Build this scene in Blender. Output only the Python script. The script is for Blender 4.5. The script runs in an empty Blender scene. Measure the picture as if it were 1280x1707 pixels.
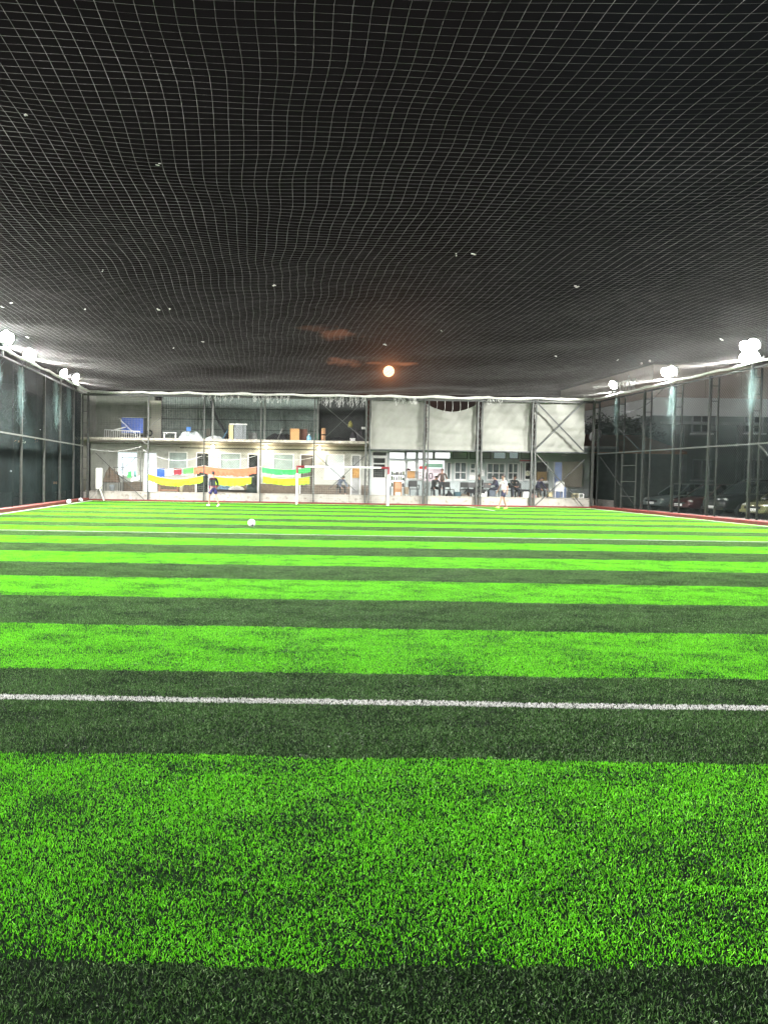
import bpy, math, random
import numpy as np
from mathutils import Matrix, Vector
random.seed(7); rng = np.random.default_rng(7)
S = bpy.context.scene; COL = S.collection
R = math.radians
# ------------------------------------------------------------------ camera
F = 1281.0; PITCH = R(2.0); ROLL = R(0.9); EYE = Vector((0, 0, 1.5))
M3 = (Matrix.Rotation(R(90) - PITCH, 3, 'X') @ Matrix.Rotation(ROLL, 3, 'Z'))
_v = M3.transposed() @ Vector((0, 1, 0))
PCX = 435 - F * _v.x / -_v.z; PCY = 793 + F * _v.y / -_v.z
cam = bpy.data.cameras.new('camera'); co = bpy.data.objects.new('camera', cam); COL.objects.link(co)
co.matrix_world = Matrix.Translation(EYE) @ M3.to_4x4()
cam.lens = F / 1707 * 36; cam.sensor_width = 36; cam.sensor_fit = 'AUTO'
cam.shift_x = (640 - PCX) / 1707; cam.shift_y = (PCY - 853.5) / 1707
cam.clip_start = 0.05; cam.clip_end = 5000; S.camera = co
def ray(px, py): return M3 @ Vector(((px - PCX) / F, (PCY - py) / F, -1))
def W(px, py, Y):
    v = ray(px, py); return EYE + v * (Y / v.y)
def WX(px, Y, py=790): return W(px, py, Y).x
def WZ(px, py, Y): return W(px, py, Y).z
# ------------------------------------------------------------------ world: night sky, moonlit cloud scraps
world = bpy.data.worlds.new("World"); S.world = world; world.use_nodes = True
nt = world.node_tree; nt.nodes.clear()
def N(tree, t, **kw):
    n = tree.nodes.new(t)
    for k, v in kw.items(): setattr(n, k, v)
    return n
def math_(tree, op, a, b=None, c=None):
    n = N(tree, 'ShaderNodeMath', operation=op)
    for i, v in enumerate((a, b, c)):
        if v is None: continue
        if isinstance(v, (int, float)): n.inputs[i].default_value = v
        else: tree.links.new(v, n.inputs[i])
    return n.outputs[0]
tc = N(nt, 'ShaderNodeTexCoord'); bg = N(nt, 'ShaderNodeBackground'); wo = N(nt, 'ShaderNodeOutputWorld')
sepd = N(nt, 'ShaderNodeSeparateXYZ'); nt.links.new(tc.outputs['Generated'], sepd.inputs[0])
nz = N(nt, 'ShaderNodeTexNoise'); nz.inputs['Scale'].default_value = 38; nz.inputs['Detail'].default_value = 6
mp = N(nt, 'ShaderNodeMapping'); mp.inputs['Scale'].default_value = (1, 1, 3)
nt.links.new(tc.outputs['Generated'], mp.inputs[0]); nt.links.new(mp.outputs[0], nz.inputs[0])
ux = math_(nt, 'DIVIDE', sepd.outputs[0], sepd.outputs[1]); uz = math_(nt, 'DIVIDE', sepd.outputs[2], sepd.outputs[1])
def blob(px, py, rx, ry, amt):
    v = ray(px, py); cx, cz = v.x / v.y, v.z / v.y
    a = math_(nt, 'POWER', math_(nt, 'DIVIDE', math_(nt, 'SUBTRACT', ux, cx), rx / F), 2)
    b = math_(nt, 'POWER', math_(nt, 'DIVIDE', math_(nt, 'SUBTRACT', uz, cz), ry / F), 2)
    d = math_(nt, 'SQRT', math_(nt, 'ADD', a, b))
    e = math_(nt, 'SUBTRACT', 1.0, d)
    e = math_(nt, 'ADD', e, math_(nt, 'MULTIPLY', math_(nt, 'SUBTRACT', nz.outputs[0], 0.5), 2.4))
    m = N(nt, 'ShaderNodeMapRange', interpolation_type='SMOOTHSTEP'); nt.links.new(e, m.inputs[0])
    m.inputs[1].default_value = 0.05; m.inputs[2].default_value = 0.85; m.inputs[4].default_value = amt
    return m.outputs[0]
cl = None
for b_ in [(566, 556, 40, 13, .7), (574, 603, 34, 9, .9), (672, 607, 22, 5, 1.5), (622, 605, 18, 3, .8), (530, 547, 34, 8, .3)]:
    o_ = blob(*b_); cl = o_ if cl is None else math_(nt, 'MAXIMUM', cl, o_)
vm = ray(648, 619).normalized()
dp = N(nt, 'ShaderNodeVectorMath', operation='DOT_PRODUCT'); nt.links.new(tc.outputs['Generated'], dp.inputs[0]); dp.inputs[1].default_value = vm
ang = math_(nt, 'ARCCOSINE', math_(nt, 'MINIMUM', dp.outputs['Value'], 1.0))
halo = math_(nt, 'ADD', math_(nt, 'MULTIPLY', math_(nt, 'EXPONENT', math_(nt, 'DIVIDE', ang, -0.006)), 1.1), math_(nt, 'MULTIPLY', math_(nt, 'EXPONENT', math_(nt, 'DIVIDE', ang, -0.035)), 0.10))
# darker neutral overhead, a warm glow low down raised to lighten the far net, teal towards +X
lowf = math_(nt, 'EXPONENT', math_(nt, 'MULTIPLY', math_(nt, 'ABSOLUTE', sepd.outputs[2]), -11))
def addcol(col, fac, base):
    mx = N(nt, 'ShaderNodeMix', data_type='RGBA', blend_type='ADD'); mx.clamp_factor = False
    nt.links.new(fac, mx.inputs['Factor'])
    if isinstance(base, tuple): mx.inputs['A'].default_value = base
    else: nt.links.new(base, mx.inputs['A'])
    mx.inputs['B'].default_value = col
    return mx.outputs['Result']
c = addcol((.050, .040, .036, 1), lowf, (.0085, .0080, .0076, 1))
tealf = N(nt, 'ShaderNodeMapRange'); nt.links.new(ux, tealf.inputs[0]); tealf.inputs[1].default_value = .25; tealf.inputs[2].default_value = .5
c = addcol((-.003, .0015, .0022, 1), tealf.outputs[0], c)
c = addcol((.19, .068, .03, 1), cl, c)
c = addcol((1.0, .33, .12, 1), halo, c)
nt.links.new(c, bg.inputs[0]); bg.inputs[1].default_value = 1.0; nt.links.new(bg.outputs[0], wo.inputs[0])
S.view_settings.view_transform = 'Standard'; S.view_settings.look = 'None'; S.view_settings.gamma = 1; S.view_settings.exposure = 0.0
S.cycles.max_bounces = 5; S.cycles.diffuse_bounces = 2; S.cycles.transparent_max_bounces = 12; S.cycles.use_light_tree = True
S.cycles.sample_clamp_indirect = 4
FLOOD_W = 12500
# ------------------------------------------------------------------ helpers
def sv(o, **k):
    for a, b in k.items():
        if b is not None: o[a] = b
    return o
def tag(o, label, cat, group=None): return sv(o, label=label, category=cat, group=group)
def thing(name, label, cat, loc=(0, 0, 0), group=None, rz=0):
    o = bpy.data.objects.new(name, None); COL.objects.link(o); o.location = loc; o.rotation_euler = (0, 0, rz)
    o.empty_display_size = .1
    return tag(o, label, cat, group)
def worldloc(o):
    p = Vector((0, 0, 0))
    while o is not None: p += o.location; o = o.parent
    return p
def copy_tree(o, parent=None):
    c = o.copy(); COL.objects.link(c); c.parent = parent
    for ch in o.children: copy_tree(ch, c)
    return c
MATS = {}
def mat(name, rgb, rough=.6, var=.25, scale=6, bump=0.0, metal=0, emit=0, ecol=None, tint=None, wear=None, bscale=None, coat=0):
    if name in MATS: return MATS[name]
    m = bpy.data.materials.new(name); m.use_nodes = True; t = m.node_tree; p = t.nodes['Principled BSDF']
    p.inputs['Roughness'].default_value = rough; p.inputs['Metallic'].default_value = metal
    p.inputs['Coat Weight'].default_value = coat
    co_ = N(t, 'ShaderNodeTexCoord'); n = N(t, 'ShaderNodeTexNoise'); n.inputs['Scale'].default_value = scale; n.inputs['Detail'].default_value = 8; n.inputs['Roughness'].default_value = .65
    t.links.new(co_.outputs['Object'], n.inputs[0])
    r = N(t, 'ShaderNodeValToRGB'); t.links.new(n.outputs[0], r.inputs[0])
    a = tuple(max(0, x * (1 - var)) for x in rgb); b = tuple(min(1, x * (1 + var)) for x in (tint or rgb))
    r.color_ramp.elements[0].color = (*a, 1); r.color_ramp.elements[0].position = .3
    r.color_ramp.elements[1].color = (*b, 1); r.color_ramp.elements[1].position = .7
    src = r.outputs[0]
    if wear:
        n2 = N(t, 'ShaderNodeTexNoise'); n2.inputs['Scale'].default_value = scale * 2.3; n2.inputs['Detail'].default_value = 10; t.links.new(co_.outputs['Object'], n2.inputs[0])
        k = N(t, 'ShaderNodeMapRange'); t.links.new(n2.outputs[0], k.inputs[0]); k.inputs[1].default_value = .56; k.inputs[2].default_value = .66
        mx = N(t, 'ShaderNodeMix', data_type='RGBA'); t.links.new(k.outputs[0], mx.inputs['Factor']); t.links.new(src, mx.inputs['A']); mx.inputs['B'].default_value = (*wear, 1); src = mx.outputs['Result']
    t.links.new(src, p.inputs['Base Color'])
    if bump:
        n3 = N(t, 'ShaderNodeTexNoise'); n3.inputs['Scale'].default_value = bscale or scale * 4; n3.inputs['Detail'].default_value = 5; t.links.new(co_.outputs['Object'], n3.inputs[0])
        bp = N(t, 'ShaderNodeBump'); bp.inputs['Strength'].default_value = bump; bp.inputs['Distance'].default_value = .05
        t.links.new(n3.outputs[0], bp.inputs['Height']); t.links.new(bp.outputs[0], p.inputs['Normal'])
    if emit:
        p.inputs['Emission Color'].default_value = (*(ecol or rgb), 1); p.inputs['Emission Strength'].default_value = emit
    MATS[name] = m; return m
class MB:
    def __init__(s): s.v = []; s.f = []; s.mi = []; s.cur = 0
    def add(s, vs, fs):
        b = len(s.v); s.v += [tuple(x) for x in vs]; s.f += [tuple(b + i for i in f) for f in fs]; s.mi += [s.cur] * len(fs); return s
    def box(s, c, d, rz=0, ry=0, rx=0):
        x, y, z = (k / 2 for k in d); vs = [Vector((a * x, b * y, e * z)) for a in (-1, 1) for b in (-1, 1) for e in (-1, 1)]
        m = Matrix.Rotation(rz, 3, 'Z') @ Matrix.Rotation(ry, 3, 'Y') @ Matrix.Rotation(rx, 3, 'X')
        return s.add([m @ q + Vector(c) for q in vs], [(0, 1, 3, 2), (4, 6, 7, 5), (0, 4, 5, 1), (2, 3, 7, 6), (0, 2, 6, 4), (1, 5, 7, 3)])
    def bb(s, x0, x1, y0, y1, z0, z1): return s.box(((x0 + x1) / 2, (y0 + y1) / 2, (z0 + z1) / 2), (abs(x1 - x0), abs(y1 - y0), abs(z1 - z0)))
    def bar(s, a, b, w, h=None):
        a, b = Vector(a), Vector(b); d = (b - a).normalized(); up = Vector((0, 0, 1)) if abs(d.z) < .95 else Vector((0, 1, 0))
        u = d.cross(up).normalized() * w / 2; v = u.cross(d).normalized() * (h or w) / 2
        vs = [p + i * u + j * v for p in (a, b) for i, j in ((-1, -1), (1, -1), (1, 1), (-1, 1))]
        return s.add(vs, [(3, 2, 1, 0), (4, 5, 6, 7), (0, 1, 5, 4), (1, 2, 6, 5), (2, 3, 7, 6), (3, 0, 4, 7)])
    def tube(s, pts, r, n=8, cap=True):
        pts = [Vector(p) for p in pts]; L = len(pts); rs = r if isinstance(r, (list, tuple)) else [r] * L; vs = []; pu = None
        for i, p in enumerate(pts):
            d = (pts[min(i + 1, L - 1)] - pts[max(i - 1, 0)]).normalized()
            if pu is None: pu = d.cross(Vector((0, 0, 1)) if abs(d.z) < .9 else Vector((1, 0, 0))).normalized()
            u = (pu - d * pu.dot(d)).normalized(); pu = u; v = d.cross(u)
            vs += [p + (u * math.cos(2 * math.pi * k / n) + v * math.sin(2 * math.pi * k / n)) * rs[i] for k in range(n)]
        fs = [(i * n + k, i * n + (k + 1) % n, (i + 1) * n + (k + 1) % n, (i + 1) * n + k) for i in range(L - 1) for k in range(n)]
        if cap: fs += [tuple(reversed(range(n))), tuple((L - 1) * n + k for k in range(n))]
        return s.add(vs, fs)
    def lathe(s, c, prof, n=16, axis='Z'):
        vs = []
        for r, z in prof:
            for k in range(n):
                a = 2 * math.pi * k / n; q = (r * math.cos(a), r * math.sin(a), z)
                if axis == 'Y': q = (q[0], q[2], q[1])
                if axis == 'X': q = (q[2], q[0], q[1])
                vs.append(Vector(q) + Vector(c))
        fs = [(i * n + k, i * n + (k + 1) % n, (i + 1) * n + (k + 1) % n, (i + 1) * n + k) for i in range(len(prof) - 1) for k in range(n)]
        fs += [tuple(reversed(range(n))), tuple((len(prof) - 1) * n + k for k in range(n))]
        return s.add(vs, fs)
    def ball(s, c, r, n=12, sc=(1, 1, 1)):
        vs = []; fs = []
        for i in range(n + 1):
            t = math.pi * i / n
            for k in range(2 * n):
                a = math.pi * k / n; vs.append(Vector(c) + Vector((r * sc[0] * math.sin(t) * math.cos(a), r * sc[1] * math.sin(t) * math.sin(a), r * sc[2] * math.cos(t))))
        for i in range(n):
            for k in range(2 * n): fs.append((i * 2 * n + k, (i + 1) * 2 * n + k, (i + 1) * 2 * n + (k + 1) % (2 * n), i * 2 * n + (k + 1) % (2 * n)))
        return s.add(vs, fs)
    def grid(s, fn, nu, nv, thick=0):
        P = [[Vector(fn(i / nu, j / nv)) for j in range(nv + 1)] for i in range(nu + 1)]
        vs = [p for row in P for p in row]; w = nv + 1
        fs = [(i * w + j, (i + 1) * w + j, (i + 1) * w + j + 1, i * w + j + 1) for i in range(nu) for j in range(nv)]
        if thick:
            k = len(vs); vs2 = [p + Vector((0, thick, 0)) for p in vs]
            fs2 = [tuple(reversed([q + k for q in f])) for f in fs]
            rim = [i * w for i in range(nu + 1)] + [nu * w + j for j in range(1, nv + 1)] + [i * w + nv for i in range(nu - 1, -1, -1)] + [j for j in range(nv - 1, 0, -1)]
            side = [(rim[i], rim[(i + 1) % len(rim)], rim[(i + 1) % len(rim)] + k, rim[i] + k) for i in range(len(rim))]
            return s.add(vs + vs2, fs + fs2 + side)
        return s.add(vs, fs)
    def build(s, name, m, parent=None, smooth=False, bevel=0):
        me = bpy.data.meshes.new(name); off = worldloc(parent) if parent else Vector((0, 0, 0))
        me.from_pydata([tuple(Vector(q) - off) for q in s.v], [], s.f)
        for x in (m if isinstance(m, (list, tuple)) else [m]): me.materials.append(x)
        me.polygons.foreach_set('material_index', s.mi)
        if smooth: me.polygons.foreach_set('use_smooth', [True] * len(me.polygons))
        me.update(); o = bpy.data.objects.new(name, me); COL.objects.link(o)
        if parent: o.parent = parent
        if bevel:
            b = o.modifiers.new('bevel', 'BEVEL'); b.width = bevel; b.segments = 2; b.limit_method = 'ANGLE'
        return o
def strands(name, segs, m, r, parent=None, z=None):
    """many straight thin strands (array n x 2 x 3) as one mesh of 3-sided prisms"""
    A = np.asarray(segs, float); n = len(A); d = A[:, 1] - A[:, 0]; d /= np.linalg.norm(d, axis=1)[:, None] + 1e-9
    up = np.where(np.abs(d[:, 2:3]) < .9, np.array([[0, 0, 1.]]), np.array([[1., 0, 0]]))
    u = np.cross(d, up); u /= np.linalg.norm(u, axis=1)[:, None]; v = np.cross(d, u)
    V = np.empty((n, 2, 3, 3))
    for k in range(3):
        a = 2 * math.pi * k / 3 + .5; o_ = (u * math.cos(a) + v * math.sin(a)) * r
        V[:, 0, k] = A[:, 0] + o_; V[:, 1, k] = A[:, 1] + o_
    base = (np.arange(n) * 6)[:, None, None]; q = np.array([[k, (k + 1) % 3, 3 + (k + 1) % 3, 3 + k] for k in range(3)])[None]
    return rawmesh(name, V.reshape(-1, 3), (base + q).reshape(-1, 4), m, parent)
def rawmesh(name, V, Fq, m, parent=None):
    me = bpy.data.meshes.new(name); me.vertices.add(len(V)); me.vertices.foreach_set('co', np.ascontiguousarray(V, dtype=np.float32).ravel())
    nf = len(Fq); k = Fq.shape[1]; me.loops.add(nf * k); me.loops.foreach_set('vertex_index', np.ascontiguousarray(Fq, dtype=np.int32).ravel())
    me.polygons.add(nf); me.polygons.foreach_set('loop_start', np.arange(0, nf * k, k, dtype=np.int32))
    me.update(calc_edges=True); me.validate(); me.materials.append(m)
    o = bpy.data.objects.new(name, me); COL.objects.link(o)
    if parent: o.parent = parent
    return o
# ------------------------------------------------------------------ dimensions
XL, XR, YB, HT = -9.3, 17.9, 41.8, 5.93
# materials
steel = mat('steel_grey_green', (.05, .056, .053), .5, .35, 9, .2, metal=.4, wear=(.09, .07, .055))
steel_dark = mat('steel_dark', (.035, .04, .042), .5, .35, 9, .2, metal=.4)
steel_lite = mat('galvanised', (.16, .165, .155), .45, .25, 12, .1, metal=.5)
concrete = mat('concrete', (.27, .26, .23), .9, .22, 2.2, .35, wear=(.17, .155, .13))
concrete_lo = mat('concrete_ground', (.30, .28, .26), .9, .25, 1.2, .3)
asphalt = mat('asphalt', (.045, .046, .048), .9, .3, 1.5, .5)
redkerb = mat('red_paint', (.115, .014, .009), .7, .35, 7, .3, wear=(.06, .022, .016))
cream = mat('cream_paint', (.385, .395, .36), .8, .12, 1.4, .12, wear=(.30, .305, .275))
white = mat('white_paint', (.70, .71, .70), .5, .08, 3, .05)
whitepl = mat('white_plastic', (.8, .8, .79), .35, .06, 4)
net_white = mat('net_twine', (.62, .63, .60), .7, .2, 3)
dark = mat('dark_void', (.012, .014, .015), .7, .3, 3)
glassd = mat('dark_glass', (.015, .02, .022), .08, .3, 2)
wood = mat('wood', (.30, .15, .065), .6, .3, 8, .2)
cardboard = mat('cardboard', (.48, .27, .11), .8, .15, 5, .1)
blackcl = mat('black_cloth', (.012, .013, .015), .9, .3, 20, .3)
# ------------------------------------------------------------------ ground
g = MB().bb(-400, 400, -60, 700, -.5, -.012).build('ground', asphalt); g['kind'] = 'structure'
base = MB().bb(XL, XR, -3.2, YB - .15, -.4, 0).build('pitch_base', mat('rubber_infill', (.006, .012, .006), .9, .4, 60, .3)); base['kind'] = 'structure'; MATS['rubber_infill'].node_tree.nodes['Principled BSDF'].inputs['Specular IOR Level'].default_value = 0.02
# kerb (red) round the pitch with a cream line on the turf side
k = MB(); k.bb(XL - .32, XL, -3.2, YB, -.2, .15); k.bb(XR, XR + .32, -3.2, YB, -.2, .15); k.bb(XL - .32, XR + .32, YB - .15, YB + .02, -.2, .10)
k.build('kerb', redkerb, bevel=.015)['kind'] = 'structure'
p_ = MB().bb(XR + .32, XR + 2.5, -3.2, 46, -.1, .03).build('paving_strip', concrete_lo); p_['kind'] = 'structure'
p_ = MB().bb(XL - 1.2, XL - .32, -3.2, 46, -.1, .03).build('side_path', mat('dark_soil', (.05, .045, .038), .95, .4, 2, .6)); p_['kind'] = 'structure'
# ------------------------------------------------------------------ turf: real blades, patch instanced over the pitch
def turf_material():
    m = bpy.data.materials.new('artificial_turf'); m.use_nodes = True; t = m.node_tree; p = t.nodes['Principled BSDF']
    ge = N(t, 'ShaderNodeNewGeometry'); se = N(t, 'ShaderNodeSeparateXYZ'); t.links.new(ge.outputs['Position'], se.inputs[0])
    X, Y = se.outputs[0], se.outputs[1]
    n1 = N(t, 'ShaderNodeTexNoise'); n1.inputs['Scale'].default_value = 14; n1.inputs['Detail'].default_value = 3; t.links.new(ge.outputs['Position'], n1.inputs[0])
    jit = math_(t, 'MULTIPLY', math_(t, 'SUBTRACT', n1.outputs[0], .5), .10)
    n1b = N(t, 'ShaderNodeTexNoise'); n1b.inputs['Scale'].default_value = .7; t.links.new(ge.outputs['Position'], n1b.inputs[0])
    jit = math_(t, 'ADD', jit, math_(t, 'MULTIPLY', math_(t, 'SUBTRACT', n1b.outputs[0], .5), .16))
    Yj = math_(t, 'ADD', Y, jit)
    fr = math_(t, 'FRACT', math_(t, 'DIVIDE', math_(t, 'SUBTRACT', Yj, 4.05 - 35), 3.5))
    darkm = math_(t, 'LESS_THAN', fr, .5)
    def band(v, c, w): return math_(t, 'LESS_THAN', math_(t, 'ABSOLUTE', math_(t, 'SUBTRACT', v, c)), w / 2)
    jl = math_(t, 'MULTIPLY', math_(t, 'SUBTRACT', n1.outputs[0], .5), .05)
    Yl = math_(t, 'ADD', math_(t, 'ADD', Y, jl), math_(t, 'MULTIPLY', math_(t, 'SUBTRACT', n1b.outputs[0], .5), .05)); Xl = math_(t, 'ADD', X, jl)
    line = band(Yl, 5.06, .105)
    for b in (band(Yl, 19.65, .085), band(Yl, 41.35, .14), band(Xl, XL + .16, .14), band(Xl, XR - .2, .14),
              math_(t, 'MULTIPLY', band(Xl, 11.15, .12), math_(t, 'GREATER_THAN', Y, 36.6))): line = math_(t, 'MAXIMUM', line, b)
    at = N(t, 'ShaderNodeAttribute', attribute_name='rnd'); rnd = at.outputs['Fac']
    line = math_(t, 'MULTIPLY', line, math_(t, 'GREATER_THAN', rnd, .10))
    def ramp(fac, pts):
        r = N(t, 'ShaderNodeValToRGB'); t.links.new(fac, r.inputs[0]); e = r.color_ramp.elements
        while len(e) < len(pts): e.new(.5)
        for el, (po, c_) in zip(e, pts): el.position = po; el.color = (*c_, 1)
        return r.outputs[0]
    br = ramp(rnd, [(0, (.02, .15, .004)), (.22, (.10, .47, .010)), (.75, (.19, .72, .018)), (1, (.27, .82, .04))])
    dk = ramp(rnd, [(0, (.012, .030, .005)), (.5, (.054, .138, .030)), (.82, (.088, .20, .052)), (.93, (.17, .30, .115)), (1, (.30, .42, .22))])
    # trodden, infill-stained scuffs: a stain with its own shape
    mpn = N(t, 'ShaderNodeMapping'); mpn.inputs['Scale'].default_value = (1.0, 1.5, 1); t.links.new(ge.outputs['Position'], mpn.inputs[0])
    n2 = N(t, 'ShaderNodeTexNoise'); n2.inputs['Scale'].default_value = 1.6; n2.inputs['Detail'].default_value = 9; n2.inputs['Roughness'].default_value = .74; t.links.new(mpn.outputs[0], n2.inputs[0])
    k_ = N(t, 'ShaderNodeMapRange'); t.links.new(n2.outputs[0], k_.inputs[0]); k_.inputs[1].default_value = .44; k_.inputs[2].default_value = .70; k_.inputs[4].default_value = .88
    sc = math_(t, 'GREATER_THAN', k_.outputs[0], rnd_hash(t, rnd))
    def mix(f, a, b):
        mx = N(t, 'ShaderNodeMix', data_type='RGBA'); t.links.new(f, mx.inputs['Factor'])
        for s_, v in (('A', a), ('B', b)):
            if isinstance(v, tuple): mx.inputs[s_].default_value = (*v, 1)
            else: t.links.new(v, mx.inputs[s_])
        return mx.outputs['Result']
    br = mix(sc, br, (.020, .075, .016)); dk = mix(sc, dk, (.012, .030, .010))
    c_ = mix(darkm, br, dk); c_ = mix(line, c_, (.80, .80, .80))
    t.links.new(c_, p.inputs['Base Color']); p.inputs['Roughness'].default_value = .45; p.inputs['Specular IOR Level'].default_value = .16
    tr = N(t, 'ShaderNodeBsdfTranslucent'); t.links.new(c_, tr.inputs[0]); ms = N(t, 'ShaderNodeMixShader'); ms.inputs[0].default_value = .25
    t.links.new(p.outputs[0], ms.inputs[1]); t.links.new(tr.outputs[0], ms.inputs[2]); t.links.new(ms.outputs[0], t.nodes['Material Output'].inputs[0])
    return m
def rnd_hash(t, r):
    return math_(t, 'FRACT', math_(t, 'MULTIPLY', r, 917.37))
def blade_patch(n=23000):
    px = rng.uniform(-.5, .5, n); py = rng.uniform(-.5, .5, n); a = rng.uniform(0, 2 * math.pi, n); h = rng.uniform(.005, .016, n); w = rng.uniform(.0018, .0032, n)
    la = rng.uniform(0, 2 * math.pi, n); ll = rng.uniform(.002, .012, n); V = np.empty((n, 5, 3)); c_, s_ = np.cos(a) * w / 2, np.sin(a) * w / 2
    mx, my = px + np.cos(la) * ll * .35, py + np.sin(la) * ll * .35
    V[:, 0] = np.stack([px - c_, py - s_, px * 0 + .001], 1); V[:, 1] = np.stack([px + c_, py + s_, px * 0 + .001], 1)
    V[:, 2] = np.stack([mx + c_, my + s_, h * .6], 1); V[:, 3] = np.stack([mx - c_, my - s_, h * .6], 1)
    V[:, 4] = np.stack([px + np.cos(la) * ll, py + np.sin(la) * ll, h], 1)
    b = (np.arange(n) * 5)[:, None]; T = np.concatenate([b + [[0, 1, 2]], b + [[0, 2, 3]], b + [[3, 2, 4]]])
    o = rawmesh('grass', V.reshape(-1, 3), T, turf_material())
    at = o.data.attributes.new('rnd', 'FLOAT', 'POINT'); at.data.foreach_set('value', np.repeat(rng.uniform(0, 1, n), 5).astype(np.float32))
    return o
grass = blade_patch(); sv(grass, kind='stuff', label='striped artificial turf blades in light and dark green bands', category='grass')
nx, ny = 27, 45; Y0, Y1 = -3.2, YB - .16; sx_, sy_ = (XR - XL) / nx, (Y1 - Y0) / ny
ng = bpy.data.node_groups.new('turf_scatter', 'GeometryNodeTree')
ng.interface.new_socket('Geometry', in_out='INPUT', socket_type='NodeSocketGeometry'); ng.interface.new_socket('Geometry', in_out='OUTPUT', socket_type='NodeSocketGeometry')
gi, go = N(ng, 'NodeGroupInput'), N(ng, 'NodeGroupOutput'); gr_ = N(ng, 'GeometryNodeMeshGrid')
gr_.inputs['Size X'].default_value = sx_ * (nx - 1); gr_.inputs['Size Y'].default_value = sy_ * (ny - 1); gr_.inputs['Vertices X'].default_value = nx; gr_.inputs['Vertices Y'].default_value = ny
tg = N(ng, 'GeometryNodeTransform'); tg.inputs['Translation'].default_value = ((XL + XR) / 2, (Y0 + Y1) / 2, 0); ng.links.new(gr_.outputs[0], tg.inputs[0])
ip = N(ng, 'GeometryNodeInstanceOnPoints'); ng.links.new(tg.outputs[0], ip.inputs['Points']); ng.links.new(gi.outputs[0], ip.inputs['Instance'])
rv = N(ng, 'FunctionNodeRandomValue', data_type='INT'); rv.inputs[4].default_value = 0; rv.inputs[5].default_value = 3
mm = N(ng, 'ShaderNodeMath', operation='MULTIPLY'); ng.links.new(rv.outputs[2], mm.inputs[0]); mm.inputs[1].default_value = math.pi / 2
cx_ = N(ng, 'ShaderNodeCombineXYZ'); ng.links.new(mm.outputs[0], cx_.inputs[2]); ng.links.new(cx_.outputs[0], ip.inputs['Rotation'])
ip.inputs['Scale'].default_value = (1.012, 1.012, 1)
ng.links.new(ip.outputs[0], go.inputs[0]); grass.modifiers.new('scatter', 'NODES').node_group = ng
# ------------------------------------------------------------------ ceiling net: every twine is modelled
def ceiling_net():
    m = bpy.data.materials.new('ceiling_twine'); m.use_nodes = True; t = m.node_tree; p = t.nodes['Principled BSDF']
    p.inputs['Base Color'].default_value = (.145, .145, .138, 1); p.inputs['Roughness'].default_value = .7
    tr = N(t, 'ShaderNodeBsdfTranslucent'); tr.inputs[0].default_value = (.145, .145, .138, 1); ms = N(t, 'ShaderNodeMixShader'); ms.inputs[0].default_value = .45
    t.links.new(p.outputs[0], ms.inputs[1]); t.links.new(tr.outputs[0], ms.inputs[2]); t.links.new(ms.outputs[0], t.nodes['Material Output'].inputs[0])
    sx, sy = .18, .14; xs = np.arange(XL, XR + .01, sx); ys = np.arange(-2.5, YB + 2.5, sy)
    GX, GY = np.meshgrid(xs, ys, indexing='ij')
    base_y = GY + np.clip(.045 * GX - .0085 * GX ** 2, -1.8, .3)
    r2 = np.random.default_rng(3)
    dx = np.zeros_like(GX); dy = np.zeros_like(GX); dz = np.zeros_like(GX)
    for k in range(26):
        wl = r2.uniform(1.1, 7); an = r2.uniform(0, math.pi); ph = r2.uniform(0, 6.28); a = .011 * wl ** .9
        arg = 2 * math.pi * (GX * math.cos(an) + GY * math.sin(an)) / wl + ph
        dx += .28 * a * np.sin(arg) * r2.uniform(.3, 1); dy += .4 * a * np.cos(arg * 1.03 + 1) * r2.uniform(.3, 1); dz += .7 * a * np.sin(arg * .97 + 2) * r2.uniform(.3, 1)
    # kinks where the longitudinal twines are knotted to cross ropes
    kink = np.abs(((base_y / 2.1 + .15 * np.sin(GX * .8)) % 1) - .5) * 2
    dx += .03 * (kink - .5) * np.sin(GX * .45 + 1)
    edge = np.minimum(np.minimum(GX - XL, XR - GX), np.maximum(YB - base_y, 0)) ; fal = np.clip(edge / 1.5, 0, 1)
    Z = HT + .10 - .22 * (1 - np.exp(-edge / 3)) + dz * fal * .22
    P = np.stack([GX + dx * fal, base_y + dy * fal, Z], -1); ok = (P[..., 1] <= YB + .05)
    nX, nY = GX.shape; V = []; Fs = []; off = 0
    def run(idx_pts, r, wob):
        nonlocal off
        n = len(idx_pts)
        if n < 2: return
        d = np.gradient(idx_pts, axis=0); d /= np.linalg.norm(d, axis=1)[:, None]; up = np.array([0, 0, 1.]); u = np.cross(d, up); u /= np.linalg.norm(u, axis=1)[:, None]; v = np.cross(u, d)
        rr = r * (1 + wob * rng.uniform(-1, 1, n))[:, None]
        ring = [idx_pts + (u * math.cos(a) + v * math.sin(a)) * rr for a in (math.pi / 2, math.pi * 7 / 6, math.pi * 11 / 6)]
        V.append(np.stack(ring, 1).reshape(-1, 3)); i = (np.arange(n - 1) * 3)[:, None, None] + off
        q = np.array([[k, (k + 1) % 3, 3 + (k + 1) % 3, 3 + k] for k in range(3)])[None]; Fs.append((i + q).reshape(-1, 4)); off += n * 3
    for i in range(nX): run(P[i][ok[i]], .0029, .35)
    for j in range(nY):
        run(P[:, j][ok[:, j]] + np.array([0, 0, .004]), .0018, .45) if ok[:, j].sum() > 2 else None
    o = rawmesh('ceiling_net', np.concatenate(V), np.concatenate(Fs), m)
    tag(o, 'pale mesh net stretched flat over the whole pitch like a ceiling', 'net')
ceiling_net()
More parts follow.
